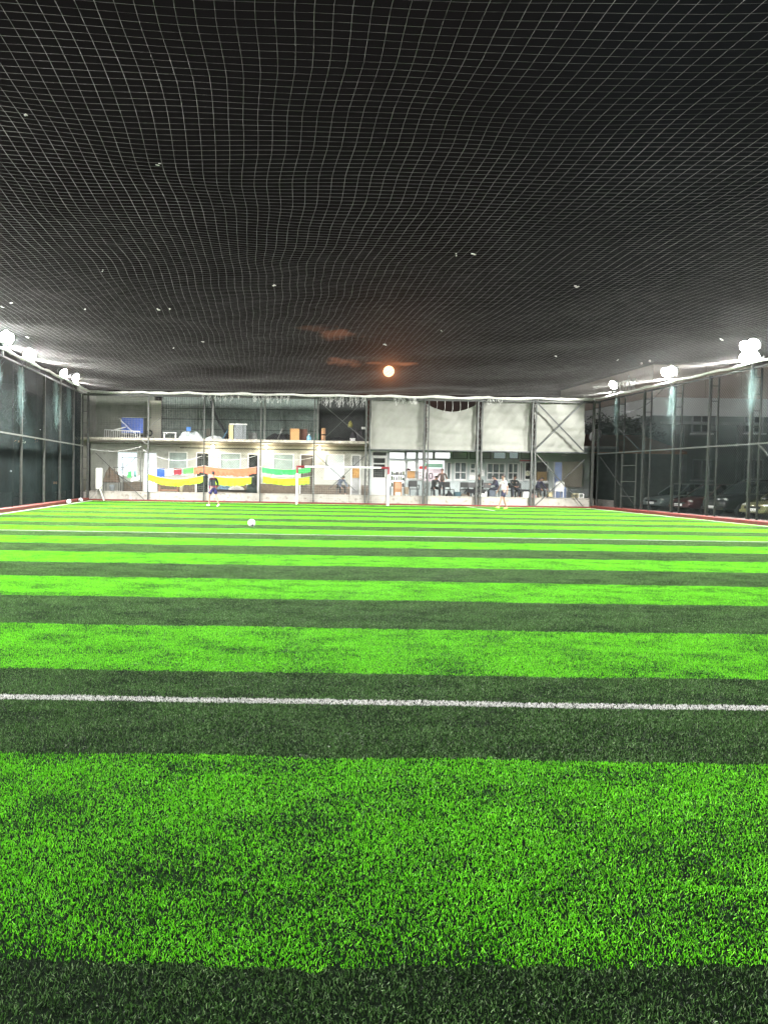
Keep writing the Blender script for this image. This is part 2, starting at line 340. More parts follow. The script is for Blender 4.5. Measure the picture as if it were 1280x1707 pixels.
# ------------------------------------------------------------------ net edge ropes
def rope(name, pts, r, label, m):
    o = MB(); P = []
    for a, b in zip(pts[:-1], pts[1:]):
        a, b = Vector(a), Vector(b); n = max(2, int((b - a).length / .35))
        for i in range(n):
            q = a.lerp(b, i / n); q.z += -.05 * math.sin(math.pi * ((q.x + q.y) % 2.7) / 2.7) + random.uniform(-.012, .012); P.append(q)
    P.append(Vector(pts[-1])); o.tube(P, [r * random.uniform(.75, 1.25) for _ in P], 7)
    return tag(o.build(name, m, smooth=True), label, 'rope')
ropem = mat('net_edge_bundle', (.62, .62, .58), .8, .3, 14, .5)
rope('net_edge_rope', [(XL, -2.5, HT), (XL, YB, HT)], .055, 'gathered white edge of the ceiling net along the left fence', ropem)
rope('net_edge_rope', [(XR, -2.5, HT), (XR, YB, HT)], .055, 'gathered white edge of the ceiling net along the right fence', ropem)
rope('net_edge_rope', [(XL, YB, HT), (XR, YB, HT)], .075, 'gathered white edge of the ceiling net above the far end', ropem)
# ragged twine ends hanging from the far edge
def fringe(x0, x1, n, drop, label):
    segs = []
    for i in range(n):
        x = random.uniform(x0, x1); z = HT - .08; y = YB + random.uniform(-.05, .05); L = random.uniform(.3, 1) * drop; xx = x
        for k in range(3):
            nx_ = xx + random.uniform(-.07, .07); nz_ = z - L / 3; segs.append(((xx, y, z), (nx_, y, nz_))); xx, z = nx_, nz_
        if random.random() < .5: segs.append(((xx, y, z), (xx + random.uniform(.03, .12), y, z + L * .4)))
    sv(tag(strands('twine_fringe', segs, net_white, .007), label, 'twine'), kind='stuff')
fringe(WX(335, YB), WX(400, YB), 26, .4, 'loose white twine ends hanging over the sorted crates bay')
fringe(WX(420, YB), WX(482, YB), 46, .45, 'dense tuft of white twine ends left of the black mesh bay')
fringe(WX(530, YB), WX(612, YB), 60, .62, 'long white twine loops hanging above the black mesh bay')
fringe(WX(655, YB), WX(692, YB), 28, .45, 'white twine ends hanging over the first cream tarp')
fringe(WX(808, YB), WX(834, YB), 16, .35, 'short white twine ends over the third cream tarp')
# ------------------------------------------------------------------ fence steelwork
def ladder_post(label, x, y, ax, gap, h, w=.09, w2=.06, pitch=.62, group=None, m=steel, name='fence_post', z0=0.0, lat='rung'):
    """two uprights tied by rungs; ax = direction of the second upright"""
    t = thing(name, label, 'post', (x, y, z0), group); ax = Vector(ax).normalized() * gap
    MB().bb(x - w / 2, x + w / 2, y - w / 2, y + w / 2, z0 + .0, z0 + h).build('upright', m, t, bevel=.006)
    MB().bb(x + ax.x - w2 / 2, x + ax.x + w2 / 2, y + ax.y - w2 / 2, y + ax.y + w2 / 2, z0, z0 + h - .05).build('upright', m, t, bevel=.006)
    z = z0 + .5; i = 0; zz = MB()
    while z < z0 + h - .1:
        if lat == 'rung': MB().bar((x, y, z), (x + ax.x, y + ax.y, z), .03).build('rung', m, t)
        else: zz.bar((x if i % 2 else x + ax.x, y, z), (x + ax.x if i % 2 else x, y, z + pitch), .026)
        z += pitch; i += 1
    if lat != 'rung': zz.build('lacing', m, t)
    MB().bb(x - .12, x + .12, y - .12, y + .12, z0, z0 + .015).build('foot_plate', m, t)
    return t
# right-hand fence: ladder posts every 2.7 m
ry = [39.7, 37.0, 34.3, 31.6, 28.9, 26.2, 23.5, 20.8, 18.1, 15.4, 12.7, 10.0, 7.3, 4.6, 1.9]
ordn = ['nearest the far corner', 'second from the far corner', 'third from the far corner', 'fourth from the far corner', 'fifth from the far corner']
for i, y in enumerate(ry):
    if i < 5: lb = 'steel ladder post of the right fence, ' + ordn[i]
    else: lb = 'steel ladder post of the right fence, nearer than the picture shows'
    ladder_post(lb, XR + .42, y, (1, 0, 0), .34, HT - .05, group='ladder posts of the right fence', w=.10, w2=.06)
# left-hand fence
ly = [39.9, 37.2, 34.5, 31.2, 28.0, 25.0, 22.0, 19.0, 16.0, 13.0, 10.0, 7.0, 4.0, 1.0]
for i, y in enumerate(ly):
    lb = ('grey steel post of the dark left fence, ' + ordn[i]) if i < 5 else 'grey steel post of the dark left fence, nearer than the picture shows'
    ladder_post(lb, XL - .42, y, (-1, 0, 0), .34, HT - .05, group='posts of the left fence', w=.09, w2=.05)
def rail(name, a, b, w, label, m=steel_lite, cat='rail'):
    o = MB().bar(a, b, w).build(name, m); tag(o, label, cat); return o
rail('fence_rail', (XR + .36, -2, 2.97), (XR + .36, YB, 2.97), .055, 'thin pale mid rail running along the right fence')
rail('fence_rail', (XL - .36, -2, 2.97), (XL - .36, YB, 2.97), .055, 'thin pale mid rail running along the dark left fence')
rail('fence_rail', (XR + .42, -2, HT - .12), (XR + .42, YB, HT - .12), .07, 'top rail of the right fence under the net edge', steel)
rail('fence_rail', (XL - .42, -2, HT - .12), (XL - .42, YB, HT - .12), .07, 'top rail of the left fence under the net edge', steel)
rail('fence_rail', (WX(612, YB + .15), YB + .16, 3.02), (WX(978, YB + .15), YB + .16, 3.02), .06, 'dark mid rail under the cream tarps', steel_dark)
rail('fence_rail', (XL - .4, YB + .16, HT - .16), (XR + .4, YB + .16, HT - .16), .12, 'top beam of the far fence under the net edge', steel)
# end-fence posts
endp = [(247, .07, 0, 'slim pale post beside the cream board upstairs'), (340, .07, 0, 'slim post behind the player in the striped top'), (434, .07, 0, 'slim post between the orange and the green bibs'), (523, .07, 0, 'slim post just right of the left goal upright'),
        (612, .09, .20, 'lattice post at the left edge of the first cream tarp'), (709, .09, .22, 'lattice post between first and second cream tarps'), (798, .10, .24, 'lattice post between second and third cream tarps'), (888, .09, .20, 'lattice post between third and fourth cream tarps')]
for px, w, gap, lb in endp:
    x = WX(px, YB + .1)
    if gap: ladder_post('steel ' + lb, x - gap / 2, YB + .12, (1, 0, 0), gap, HT - .1, w=w, w2=w * .8, pitch=.3, lat='zig')
    else:
        t = thing('fence_post', 'steel ' + lb, 'post', (x, YB + .12, 0))
        MB().bb(x - w / 2, x + w / 2, YB + .12 - w / 2, YB + .12 + w / 2, 0, HT - .1).build('upright', steel, t, bevel=.005)
        MB().bb(x - .11, x + .11, YB + .03, YB + .23, .0, .02).build('foot_plate', steel, t)
ladder_post('steel corner post of the far right corner beside the fourth tarp', XR + .12, YB + .12, (1, 0, 0), .3, HT - .05, w=.12, w2=.08)
ladder_post('steel corner post of the far left corner in shadow', XL - .12, YB + .12, (-1, 0, 0), .3, HT - .05, w=.12, w2=.08)
# cross braces
def cross(name, label, segs, m=steel_dark, w=.05, cat='brace'):
    t = thing(name, label, cat, segs[0][0])
    for a, b in segs: MB().bar(a, b, w, w * .6).build('strut', m, t)
    return t
Yb = YB + .10
cross('cross_brace', 'dark crossed braces low in the bay behind the goal', [(W(525, 756, Yb), W(592, 818, Yb)), (W(611, 757, Yb + .07), W(548, 815, Yb + .07))])
cross('cross_brace', 'pale crossed braces high in the black mesh bay', [(W(531, 668, Yb), W(610, 735, Yb)), (W(611, 664, Yb + .07), W(536, 735, Yb + .07))], steel_lite, .025)
cross('cross_brace', 'dark crossed braces over the fourth cream tarp', [(W(892, 668, Yb), W(972, 752, Yb)), (W(974, 668, Yb - .07), W(891, 751, Yb - .07))], steel_dark, .075)
cross('cross_brace', 'dark crossed braces in front of the half open white door', [(W(893, 756, Yb), W(972, 845, Yb)), (W(974, 766, Yb - .07), W(888, 846, Yb - .07))], steel, .06)
cross('corner_brace', 'pale diagonal strut in front of the blue panel upstairs', [(W(198, 697, Yb), W(245, 741, Yb))], steel_lite, .05)
cross('corner_brace', 'thin diagonal strut across the cream board upstairs', [(W(249, 712, Yb), W(268, 697, Yb))], steel_lite, .03)
cross('corner_brace', 'dark strut from left corner to the foot of the pale post', [(W(160, 755, Yb), W(246, 838, Yb))], steel, .05)
cross('corner_brace', 'diagonal strut at the far end of the right fence', [((XR + .4, YB - .2, 5.2), (XR + .4, 37.2, 3.0)), ((XR + .4, YB - .2, 2.8), (XR + .4, 37.6, .3))], steel, .05)
cross('corner_brace', 'long pale diagonal strut of the right fence near the frame edge', [((XR + .75, 28.9, 2.95), (XR + 1.0, 25.4, .2))], steel_lite, .06)
# tube gate frame in the right fence
t = thing('gate_frame', 'narrow tube frame with three rungs standing in the right fence', 'gate', (XR + .5, 38.6, 0))
for y in (39.4, 37.9): MB().bar((XR + .55, y, 0), (XR + .55, y, 2.9), .05).build('upright', steel_lite, t)
for z in (.75, 1.5, 2.3): MB().bar((XR + .55, 39.4, z), (XR + .55, 37.9, z), .035).build('rung', steel_lite, t)
# ------------------------------------------------------------------ fence meshes (each wire modelled)
def diamond_x(x, y0, y1, z0, z1, s):
    h = z1 - z0; out = []; y = y0 - h
    while y < y1:
        for sg in (1, -1):
            a, b = (y, z0), (y + h, z1)
            if sg < 0: a, b = (y, z1), (y + h, z0)
            ya, za = a; yb, zb = b
            if ya < y0: za += (zb - za) * (y0 - ya) / (yb - ya); ya = y0
            if yb > y1: zb -= (zb - za) * (yb - y1) / (yb - ya); yb = y1
            if yb - ya > .02: out.append(((x + .004 * sg, ya, za), (x + .004 * sg, yb, zb)))
        y += s
    return out
mesh_teal = mat('mesh_teal', (.024, .034, .034), .6, .3, 2)
mesh_dark = mat('shade_mesh', (.009, .016, .016), .7, .7, .9)
tag(strands('fence_mesh', diamond_x(XR + .30, 0, YB, .15, HT - .1, .13), mesh_teal, .0042), 'dark diamond mesh of the right fence in front of the parked cars', 'net')
for m_ in (mesh_teal, mesh_dark): m_.node_tree.nodes['Principled BSDF'].inputs['Specular IOR Level'].default_value = .08
sg = diamond_x(XL - .50, 0, YB, .15, HT - .1, .085)
tag(strands('fence_mesh', sg, mesh_dark, .0085), 'dense dark green mesh of the left fence', 'net')
def swap(segs, y): return [((a[1], y + a[0], a[2]), (b[1], y + b[0], b[2])) for a, b in segs]
mesh_grey = mat('chain_link', (.055, .058, .055), .5, .25, 3, metal=.3)
xa, xb, xc = WX(340, YB), WX(612, YB), WX(978, YB)
s1 = swap(diamond_x(0, xa, xb, .54, HT - .1, .135), YB + .22)
s2 = swap(diamond_x(0, xb, XR, .54, 3.0, .135), YB + .22)
tag(strands('fence_mesh', s1 + s2, mesh_grey, .0042), 'grey chain link mesh of the far end behind the goal', 'net')
s3 = []
z = .65
while z < HT: s3.append(((XL, YB + .2, z), (xa, YB + .2, z + .0))); z += .115
x = XL
while x < xa: s3.append(((x, YB + .2, .65), (x, YB + .2, HT))); x += .16
s3 = [((a[0], a[1], a[2] + random.uniform(-.012, .012)), (b[0], b[1], b[2] + random.uniform(-.03, .03))) for a, b in s3]
tag(strands('fence_mesh', s3, mat('square_twine', (.22, .23, .21), .7), .0038), 'white square twine mesh of the far left bays', 'net')
# ------------------------------------------------------------------ floodlights
lens = bpy.data.materials.new('lamp_lens'); lens.use_nodes = True; b_ = lens.node_tree.nodes['Principled BSDF']
b_.inputs['Base Color'].default_value = (.8, .8, .8, 1); b_.inputs['Emission Color'].default_value = (1, .985, .95, 1); b_.inputs['Emission Strength'].default_value = 40
def floodlight(label, x, y, z, side, panels, P):
    t = thing('floodlight', label, 'floodlight', (x, y, z), 'floodlights along both fences'); s = -side   # faces inward (-side)
    MB().tube([(x + side * .05, y, HT - .2), (x + side * .05, y, z - .30)], .03).build('mast', steel, t)
    n = len(panels)
    MB().bar((x, y - .3 * max(1, n / 2), z - .30), (x, y + .3 * max(1, n / 2), z - .30), .05).build('bracket', steel, t)
    for dy, dz in panels:
        tilt = R(28); c = Vector((x + s * .06, y + dy, z + dz)); nrm = Vector((s * math.cos(tilt) * .85, -.30, -math.sin(tilt))).normalized()
        q = nrm.to_track_quat('Z', 'Y').to_matrix()
        def loc(vs): return [q @ Vector(v) + c for v in vs]
        b = MB(); m2 = MB().lathe((0, 0, 0), [(.05, -.26), (.09, -.24), (.12, -.16), (.22, -.05), (.255, .0), (.262, .03), (.235, .03)], 20); b.add(loc(m2.v), m2.f)
        for k in range(6): m2 = MB().box((0, -.075 + k * .03, -.24), (.16, .008, .12)); b.add(loc(m2.v), m2.f)
        h = b.build('housing', steel_dark, t)
        l = MB(); m2 = MB().lathe((0, 0, 0), [(.232, .005), (.225, .05), (.19, .10), (.12, .14), (.04, .155)], 20); l.add(loc(m2.v), m2.f); lo = l.build('lens', lens, h, smooth=True)
    L = bpy.data.lights.new('flood_lamp', 'SPOT'); L.energy = P; L.spot_size = R(165); L.spot_blend = .5; L.shadow_soft_size = .22; L.color = (1.0, .985, .94)
    lo = bpy.data.objects.new('flood_lamp', L); COL.objects.link(lo); lo.parent = t; lo.location = (s * .30, -.08, -.10)
    lo.rotation_euler = Vector((s * 1.0, -.12, -.95)).to_track_quat('-Z', 'Y').to_euler()
one = [(0, 0)]; two = [(-.26, 0), (.26, 0)]; four = [(-.24, -.19), (.24, -.19), (-.24, .25), (.24, .25), (0, .03)]
for y, z, pn, lb, p in [(38.8, 6.30, one, 'small glaring floodlight nearest the far left corner', .22), (36.4, 6.2, one, 'glaring floodlight second from the far left corner', .55), (31.1, 6.25, two, 'bright pair of lamp panels on the left fence, second from the frame edge', 1.15), (28.3, 6.42, two, 'bright lamp panels on the left fence at the frame edge', 1.15)]:
    floodlight(lb, XL - .15, y, z, -1, pn, FLOOD_W * p)
for y, p in ((22.5, 1.2), (16.5, .85), (10.5, .75), (4.5, .7)): floodlight('floodlight further along the left fence, outside the picture', XL - .15, y, 6.35, -1, two, FLOOD_W * p)
for y, z, pn, lb, p in [(39.6, 6.45, one, 'glaring floodlight nearest the far right corner', .22), (34.2, 6.4, two, 'glaring floodlight in the middle of the right fence', 1.25), (28.6, 6.36, four, 'largest and brightest floodlight cluster, on the right fence', 1.4)]:
    floodlight(lb, XR + .15, y, z, 1, pn, FLOOD_W * p)
for y, p in ((22.5, 1.15), (16.5, .8), (10.5, .68), (4.5, .62)): floodlight('floodlight further along the right fence, outside the picture', XR + .15, y, 6.35, 1, two, FLOOD_W * p)
# cable drooping by the right cluster
def cable(name, a, b, sag, r, label, m, cat='cable'):
    a, b = Vector(a), Vector(b); P = [a.lerp(b, i / 16) - Vector((0, 0, sag * 4 * (i / 16) * (1 - i / 16))) for i in range(17)]
    return tag(MB().tube(P, r, 6).build(name, m, smooth=True), label, cat)
cable('hanging_cable', (XR + .1, 28.2, 6.15), (XR + .1, 25, 6.1), .35, .018, 'white cable drooping beside the brightest floodlight cluster', white)
cable('hanging_cable', (XR + .3, 39.8, 5.2), (XR + .3, 35.0, 5.8), .5, .015, 'dark cable drooping at the far end of the right fence', steel_dark)
# ------------------------------------------------------------------ moon
mm_ = bpy.data.materials.new('moon_surface'); mm_.use_nodes = True; b_ = mm_.node_tree.nodes['Principled BSDF']
b_.inputs['Base Color'].default_value = (0, 0, 0, 1); b_.inputs['Emission Color'].default_value = (1, .62, .34, 1); b_.inputs['Emission Strength'].default_value = 3.2
d_ = ray(648, 619).normalized() * 2200
moon = MB().ball(EYE + d_, 2200 * 8.8 / F, 20).build('moon', mm_, smooth=True); tag(moon, 'full orange-white moon low in the night sky', 'moon')
# ------------------------------------------------------------------ far end: low wall, terrace, clubhouse
YF = 45.5     # facade plane
ZT = .51      # terrace level
def rz_(py, px, Y): return WZ(px, py, Y)
def rect(px0, py0, px1, py1, Y):
    """world x0,x1,z0,z1 of a rectangle measured on the photograph, at its distance Y"""
    mx, my = (px0 + px1) / 2, (py0 + py1) / 2
    return WX(px0, Y, my), WX(px1, Y, my), WZ(mx, py1, Y), WZ(mx, py0, Y)
def slab(mb, r, Y, d):
    x0, x1, z0, z1 = r; return mb.bb(x0, x1, Y, Y + d, z0, z1)
lw = MB().bb(XL - .3, XR + .3, YB + .26, YB + .46, -.2, ZT - .02); lw.bb(XL - .3, XR + .3, YB + .24, YB + .50, ZT - .019, ZT + .03)
tag(lw.build('low_wall', concrete, bevel=.01), 'low pale concrete wall along the far end behind the kerb', 'wall')
tp = MB().bb(XL - 2, XR + 1.5, YB + .46, YF + .1, -.3, ZT - .06).build('terrace', concrete_lo); tp['kind'] = 'structure'
XA, XB_, XC = WX(152, YF), WX(616, YF), WX(982, YF)
club = thing('clubhouse', 'two storey cream clubhouse with an open upper deck full of junk behind the goal', 'building', (XA, YF, 0))
# ground floor wall of the left part with openings
left_open = [('win', 196, 753, 230, 793, 'lit'), ('door', 240, 754, 262, 818, 'litdoor'), ('win', 281, 753, 313, 791, 'blind'), ('door', 327, 754, 349, 820, 'dark'),
             ('win', 367, 755, 402, 786, 'blind'), ('door', 413, 756, 431, 821, 'dark'), ('win', 455, 756, 490, 794, 'blind'), ('door', 500, 757, 523, 821, 'brown'),
             ('win', 541, 757, 574, 798, 'pale'), ('door', 585, 758, 601, 822, 'amber')]
right_open = [('door', 619, 752, 645, 820, 'white'), ('win', 648, 752, 676, 812, 'bright'), ('win', 678, 768, 693, 798, 'bright'), ('win', 696, 766, 706, 800, 'bright'),
              ('win', 708, 766, 742, 803, 'bright'), ('win', 744, 770, 752, 800, 'grey'), ('win', 757, 770, 778, 800, 'grey'), ('win', 783, 772, 793, 789, 'grey'),
              ('win', 811, 772, 842, 800, 'grey'), ('win', 846, 772, 864, 800, 'grey'), ('win', 866, 770, 871, 801, 'dark'), ('win', 874, 770, 886, 800, 'dark'), ('win', 892, 769, 913, 803, 'dark'),
              ('door', 922, 769, 946, 829, 'litdoor2')]
trans = [(648, 675), (677, 694), (696, 705), (708, 722), (724, 751), (754, 779), (783, 797), (801, 818), (822, 843), (848, 864), (868, 886)]
def wall_with_holes(x0, x1, z0, z1, holes, Y, d, mb):
    """solid wall pieces round rectangular holes (x0,x1,z0,z1), butted edge to edge"""
    xs = sorted({x0, x1, *[h[0] for h in holes], *[h[1] for h in holes]}); xs = [x for x in xs if x0 <= x <= x1]
    for a, b in zip(xs[:-1], xs[1:]):
        if b - a < 1e-4: continue
        m_ = (a + b) / 2; hs = sorted([(h[2], h[3]) for h in holes if h[0] < m_ < h[1]]); z = z0
        for q0, q1 in hs:
            if q0 > z + 1e-3: mb.bb(a, b, Y, Y + d, z, q0)
            z = max(z, q1)
        if z1 > z + 1e-3: mb.bb(a, b, Y, Y + d, z, z1)
hl = [];
for k_, a, b, c_, d, st in left_open:
    r = list(rect(a, b, c_, d, YF));
    if k_ == 'door': r[2] = ZT - .05
    hl.append(r)
hr = []
for k_, a, b, c_, d, st in right_open:
    r = list(rect(a, b, c_, d, YF))
    if k_ == 'door': r[2] = ZT - .05
    hr.append(r)
ht = [list(rect(a, 753.5, b, 765, YF)) for a, b in trans]
for r in hr:
    if abs(r[3] - rect(648, 752, 676, 812, YF)[3]) < .01: r[3] = rect(648, 767, 676, 812, YF)[3]
ZU = 3.36     # upper floor underside
wl = MB(); wall_with_holes(XA, XB_, ZT - .1, ZU, hl, YF, .2, wl)
wl.build('wall', cream, club)
dd = MB()     # brown dado strips, butted between doors
doors = sorted([(r[0], r[1]) for r, o_ in zip(hl, left_open) if o_[0] == 'door']); x = WX(205, YF)
dado = mat('brown_dado', (.12, .095, .07), .8, .35, 9, .2)
for a, b in doors + [(XB_, XB_)]:
    if a - x > .12: dd.bb(x, a - .06, YF - .015, YF - .002, ZT - .06, ZT + .52)
    x = b + .06
dd.build('dado', dado, club)
MB().bb(WX(300, YF), XB_, YF - .06, YF - .003, WZ(450, 749.6, YF), WZ(450, 748, YF)).build('cable_duct', steel_dark, club)
shop = thing('shop_front', 'single storey white glazed tea room with lit windows under the tarps', 'building', (XB_, YF, 0))
wr = MB(); wall_with_holes(XB_ + .02, XC, ZT - .1, 3.30, hr + ht, YF + .003, .2, wr)
wr.build('wall', mat('pale_blue_white_wall', (.44, .50, .50), .7, .10, 1.3, .1, wear=(.33, .38, .38)), shop)
# lit / unlit panes
def pane_mat(name, rgb, e, var=.3, sc=1.8): return mat(name, rgb, .25, var, sc, emit=e)
PM = {'lit': pane_mat('pane_lit', (.80, .93, 1.0), 1.15, .05), 'litdoor': pane_mat('pane_litdoor', (.84, .92, 1.0), .85, .06), 'blind': mat('pane_blind', (.26, .33, .31), .5, .25, 2.2),
      'dark': mat('pane_dark', (.03, .034, .034), .2, .6, 5), 'brown': mat('pane_brown', (.10, .085, .07), .5, .5, 4), 'pale': mat('pane_pale', (.52, .58, .60), .4, .10, 2),
      'amber': mat('pane_amber', (.30, .31, .31), .4, .2, 3), 'white': None, 'bright': pane_mat('pane_bright', (.95, .97, 1), 1.25, .03), 'grey': mat('pane_grey', (.12, .155, .16), .2, .55, 3.5),
      'litdoor2': pane_mat('pane_litdoor2', (.30, .38, .60), .25, .45, 3)}
def opening(kind, r, st, par, Y, fm, n):
    x0, x1, z0, z1 = r; fw = .055
    f = MB(); f.bb(x0, x1, Y - .03, Y + .06, z1 - fw, z1)
    f.bb(x0, x0 + fw, Y - .03, Y + .06, z0, z1 - fw); f.bb(x1 - fw, x1, Y - .03, Y + .06, z0, z1 - fw)
    if kind == 'win':
        f.bb(x0 + fw, x1 - fw, Y - .03, Y + .06, z0, z0 + fw)
        if st == 'grey' and x1 - x0 > .3:
            zm = z0 + (z1 - z0) * .42; f.bb(x0 + fw, x1 - fw, Y - .025, Y + .05, zm - .03, zm + .03)
            nb = max(0, round((x1 - x0) / .34) - 1)
            for i in range(nb):
                xm = x0 + (x1 - x0) * (i + 1) / (nb + 1); f.bb(xm - .022, xm + .022, Y - .023, Y + .048, z0 + fw, zm - .03); f.bb(xm - .022, xm + .022, Y - .023, Y + .048, zm + .03, z1 - fw)
        fo = f.build('window', fm, par)
        MB().bb(x0 + fw, x1 - fw, Y + .07, Y + .09, z0 + fw, z1 - fw).build('pane', PM[st], fo)
        MB().bb(x0 - .04, x1 + .04, Y - .08, Y - .032, z0 - .05, z0 + .0).build('sill', fm, fo)
        return fo
    fo = f.build('door', fm, par)
    if st == 'white':
        MB().bb(x0 + fw, x1 - fw, Y, Y + .04, z0, z0 + (z1 - z0) * .38).build('lower_panel', white, fo)
        g_ = MB(); zz = z0 + (z1 - z0)
        g_.bb(x0 + .12, x1 - .12, Y + .02, Y + .035, zz * .0 + z0 + (z1 - z0) * .40, z0 + (z1 - z0) * .70); g_.bb(x0 + .12, x1 - .12, Y + .02, Y + .035, z0 + (z1 - z0) * .73, z0 + (z1 - z0) * .84)
        g_.bb(x0 + fw, x1 - fw, Y + .02, Y + .035, z0 + (z1 - z0) * .90, z1 - fw); g_.build('pane', PM['dark'], fo)
        s_ = MB()
        for a, b in ((.38, .40), (.70, .73), (.84, .90)): s_.bb(x0 + fw, x1 - fw, Y, Y + .05, z0 + (z1 - z0) * a, z0 + (z1 - z0) * b)
        for a, b in ((x0 + fw, x0 + .12), (x1 - .12, x1 - fw)): s_.bb(a, b, Y, Y + .045, z0 + (z1 - z0) * .40, z0 + (z1 - z0) * .70); s_.bb(a, b, Y, Y + .045, z0 + (z1 - z0) * .73, z0 + (z1 - z0) * .84)
        s_.build('stile', white, fo)
    elif st == 'amber':
        MB().bb(x0 + fw, x1 - fw, Y + .07, Y + .09, z0, z1 - fw).build('pane', PM['amber'], fo)
        MB().bb(x0 + fw + .02, x1 - fw - .02, Y + .05, Y + .068, z0 + (z1 - z0) * .42, z0 + (z1 - z0) * .68).build('leaf_picture', mat('amber_panel', (.42, .22, .05), .5, .5, 12), fo)
    elif st in ('dark', 'brown'):
        MB().bb(x0 + fw, x1 - fw, Y + .12, Y + .14, z0, z1 - fw).build('leaf', PM[st], fo)
    else:
        MB().bb(x0 + fw, x1 - fw, Y + .07, Y + .09, z0, z1 - fw).build('pane', PM[st], fo)
    MB().ball((x1 - fw - .05, Y - .03, z0 + 1.02), .03, 6).build('handle', steel_lite, fo)
    return fo
for r, o_ in zip(hl, left_open): opening(o_[0], r, o_[5], club, YF, white, 0)
for r, o_ in zip(hr, right_open): opening(o_[0], r, o_[5], shop, YF + .003, white, 0)
for i, r in enumerate(ht):
    st = 'pane_transom_bright' if i < 5 else ('pane_transom_mid' if i in (8, 9) else 'pane_transom_dull')
    m_ = {'pane_transom_bright': pane_mat('pane_transom_bright', (.97, .98, 1), 1.3, .02), 'pane_transom_mid': pane_mat('pane_transom_mid', (.55, .66, .70), .35, .1), 'pane_transom_dull': mat('pane_transom_dull', (.30, .34, .33), .4, .15, 3)}[st]
    x0, x1, z0, z1 = r
    f = MB(); f.bb(x0, x1, YF - .02, YF + .05, z1 - .03, z1); f.bb(x0, x1, YF - .02, YF + .05, z0, z0 + .03); f.bb(x0, x0 + .03, YF - .02, YF + .05, z0 + .03, z1 - .03); f.bb(x1 - .03, x1, YF - .02, YF + .05, z0 + .03, z1 - .03)
    fo = f.build('transom_window', steel_dark, shop); MB().bb(x0 + .03, x1 - .03, YF + .04, YF + .06, z0 + .03, z1 - .03).build('pane', m_, fo)
# rooms behind, roof of the tea room
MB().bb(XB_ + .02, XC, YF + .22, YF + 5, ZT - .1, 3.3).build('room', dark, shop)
MB().bb(XB_ + .02, XC + .3, YF - 3.0, YF + 5, 3.302, 3.42).build('roof', mat('roof_sheet', (.10, .10, .10), .8, .3, 2, .2), shop)
MB().bb(XB_ + .02, XC + .3, YF - 3.02, YF - 2.96, 3.10, 3.30).build('fascia', steel_dark, shop)
# upper deck
MB().bb(XA - .4, XB_, YB + 1.4, YF + 5, ZU, ZU + .13).build('deck_slab', mat('slab_edge', (.30, .27, .22), .9, .35, 6, .4), club)
MB().bb(XA - .4, XB_ + .01, YB + 1.32, YB + 1.4, ZU + .02, ZU + .16).build('deck_edge', mat('deck_edge', (.50, .47, .40), .8, .35, 9, .3, wear=(.2, .15, .1)), club)
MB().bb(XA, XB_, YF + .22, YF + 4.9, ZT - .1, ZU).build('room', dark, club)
MB().bb(XA, XB_, YF - .10, YF - .004, ZU - .12, ZU - .001).build('lintel', mat('lintel', (.20, .19, .16), .9, .3, 5, .2), club)
YU = YF + 2.6
def corrug(x0, x1, z0, z1, Y, pitch=.11, amp=.02):
    n = int((x1 - x0) / pitch * 4); return MB().grid(lambda u, v: (x0 + (x1 - x0) * u, Y + amp * math.sin(u * n / 4 * 2 * math.pi), z0 + (z1 - z0) * v), n, 1)
corr = mat('corrugated_sheet', (.15, .19, .17), .5, .25, 3.5, .15, metal=.2, wear=(.09, .105, .09))
corrug(WX(270, YU), WX(530, YU), ZU + .13, 6.35, YU).build('corrugated_wall', corr, club)
mb = MB()
for pz in (682, 700, 717): zz = WZ(400, pz, YU); mb.bb(WX(270, YU), WX(530, YU), YU - .06, YU - .03, zz - .02, zz + .02)
mb.build('wall_rail', steel_dark, club)
MB().bb(WX(530, YU), XB_ + .2, YU + .4, YU + .5, ZU + .13, 6.35).build('back_wall', mat('black_sheet', (.022, .026, .025), .7, .4, 4), club)
MB().bb(XA - .2, WX(258, YU), YU - .4, YU - .3, ZU + .13, 6.35).build('end_wall', mat('grey_render', (.22, .235, .20), .85, .2, 2, .2), club)
MB().bb(XA - .3, XA - .2, YB + 1.4, YU + .3, ZT - .1, 6.35).build('side_wall', mat('side_render', (.2, .2, .18), .85, .2, 2, .2), club)
MB().bb(XA - .5, XB_ + .3, YF + 1, YU + 1, 6.351, 6.42).build('roof', dark, club)
mb = MB()
for px in (354, 440, 528): x = WX(px, YB + 1.6); mb = MB().bb(x - .05, x + .05, YB + 1.55, YB + 1.65, ZU + .13, 5.95); mb.build('deck_post', steel_lite, club)
# warm wall lamps under the deck
bulb = bpy.data.materials.new('lamp_bulb'); bulb.use_nodes = True; b_ = bulb.node_tree.nodes['Principled BSDF']; b_.inputs['Emission Color'].default_value = (1, .90, .66, 1); b_.inputs['Emission Strength'].default_value = 14
for px, py, lb in ((355, 745, 'round warm lamp under the deck above the orange bibs'), (444, 745, 'round warm lamp under the deck above the green bibs'), (532, 747, 'round warm lamp under the deck left of the crossed braces')):
    q = W(px, py, YF - .35); t = thing('wall_lamp', lb, 'lamp', q, 'warm lamps under the deck')
    MB().bar(q + Vector((0, .02, .05)), q + Vector((0, .34, .05)), .03).build('arm', steel_dark, t)
    MB().ball(q, .115, 10).build('bulb', bulb, t, smooth=True)
    L = bpy.data.lights.new('warm_lamp', 'POINT'); L.energy = 130; L.color = (1, .86, .58); L.shadow_soft_size = .15
    lo = bpy.data.objects.new('warm_lamp', L); COL.objects.link(lo); lo.parent = t; lo.location = (0, -.16, -.05)
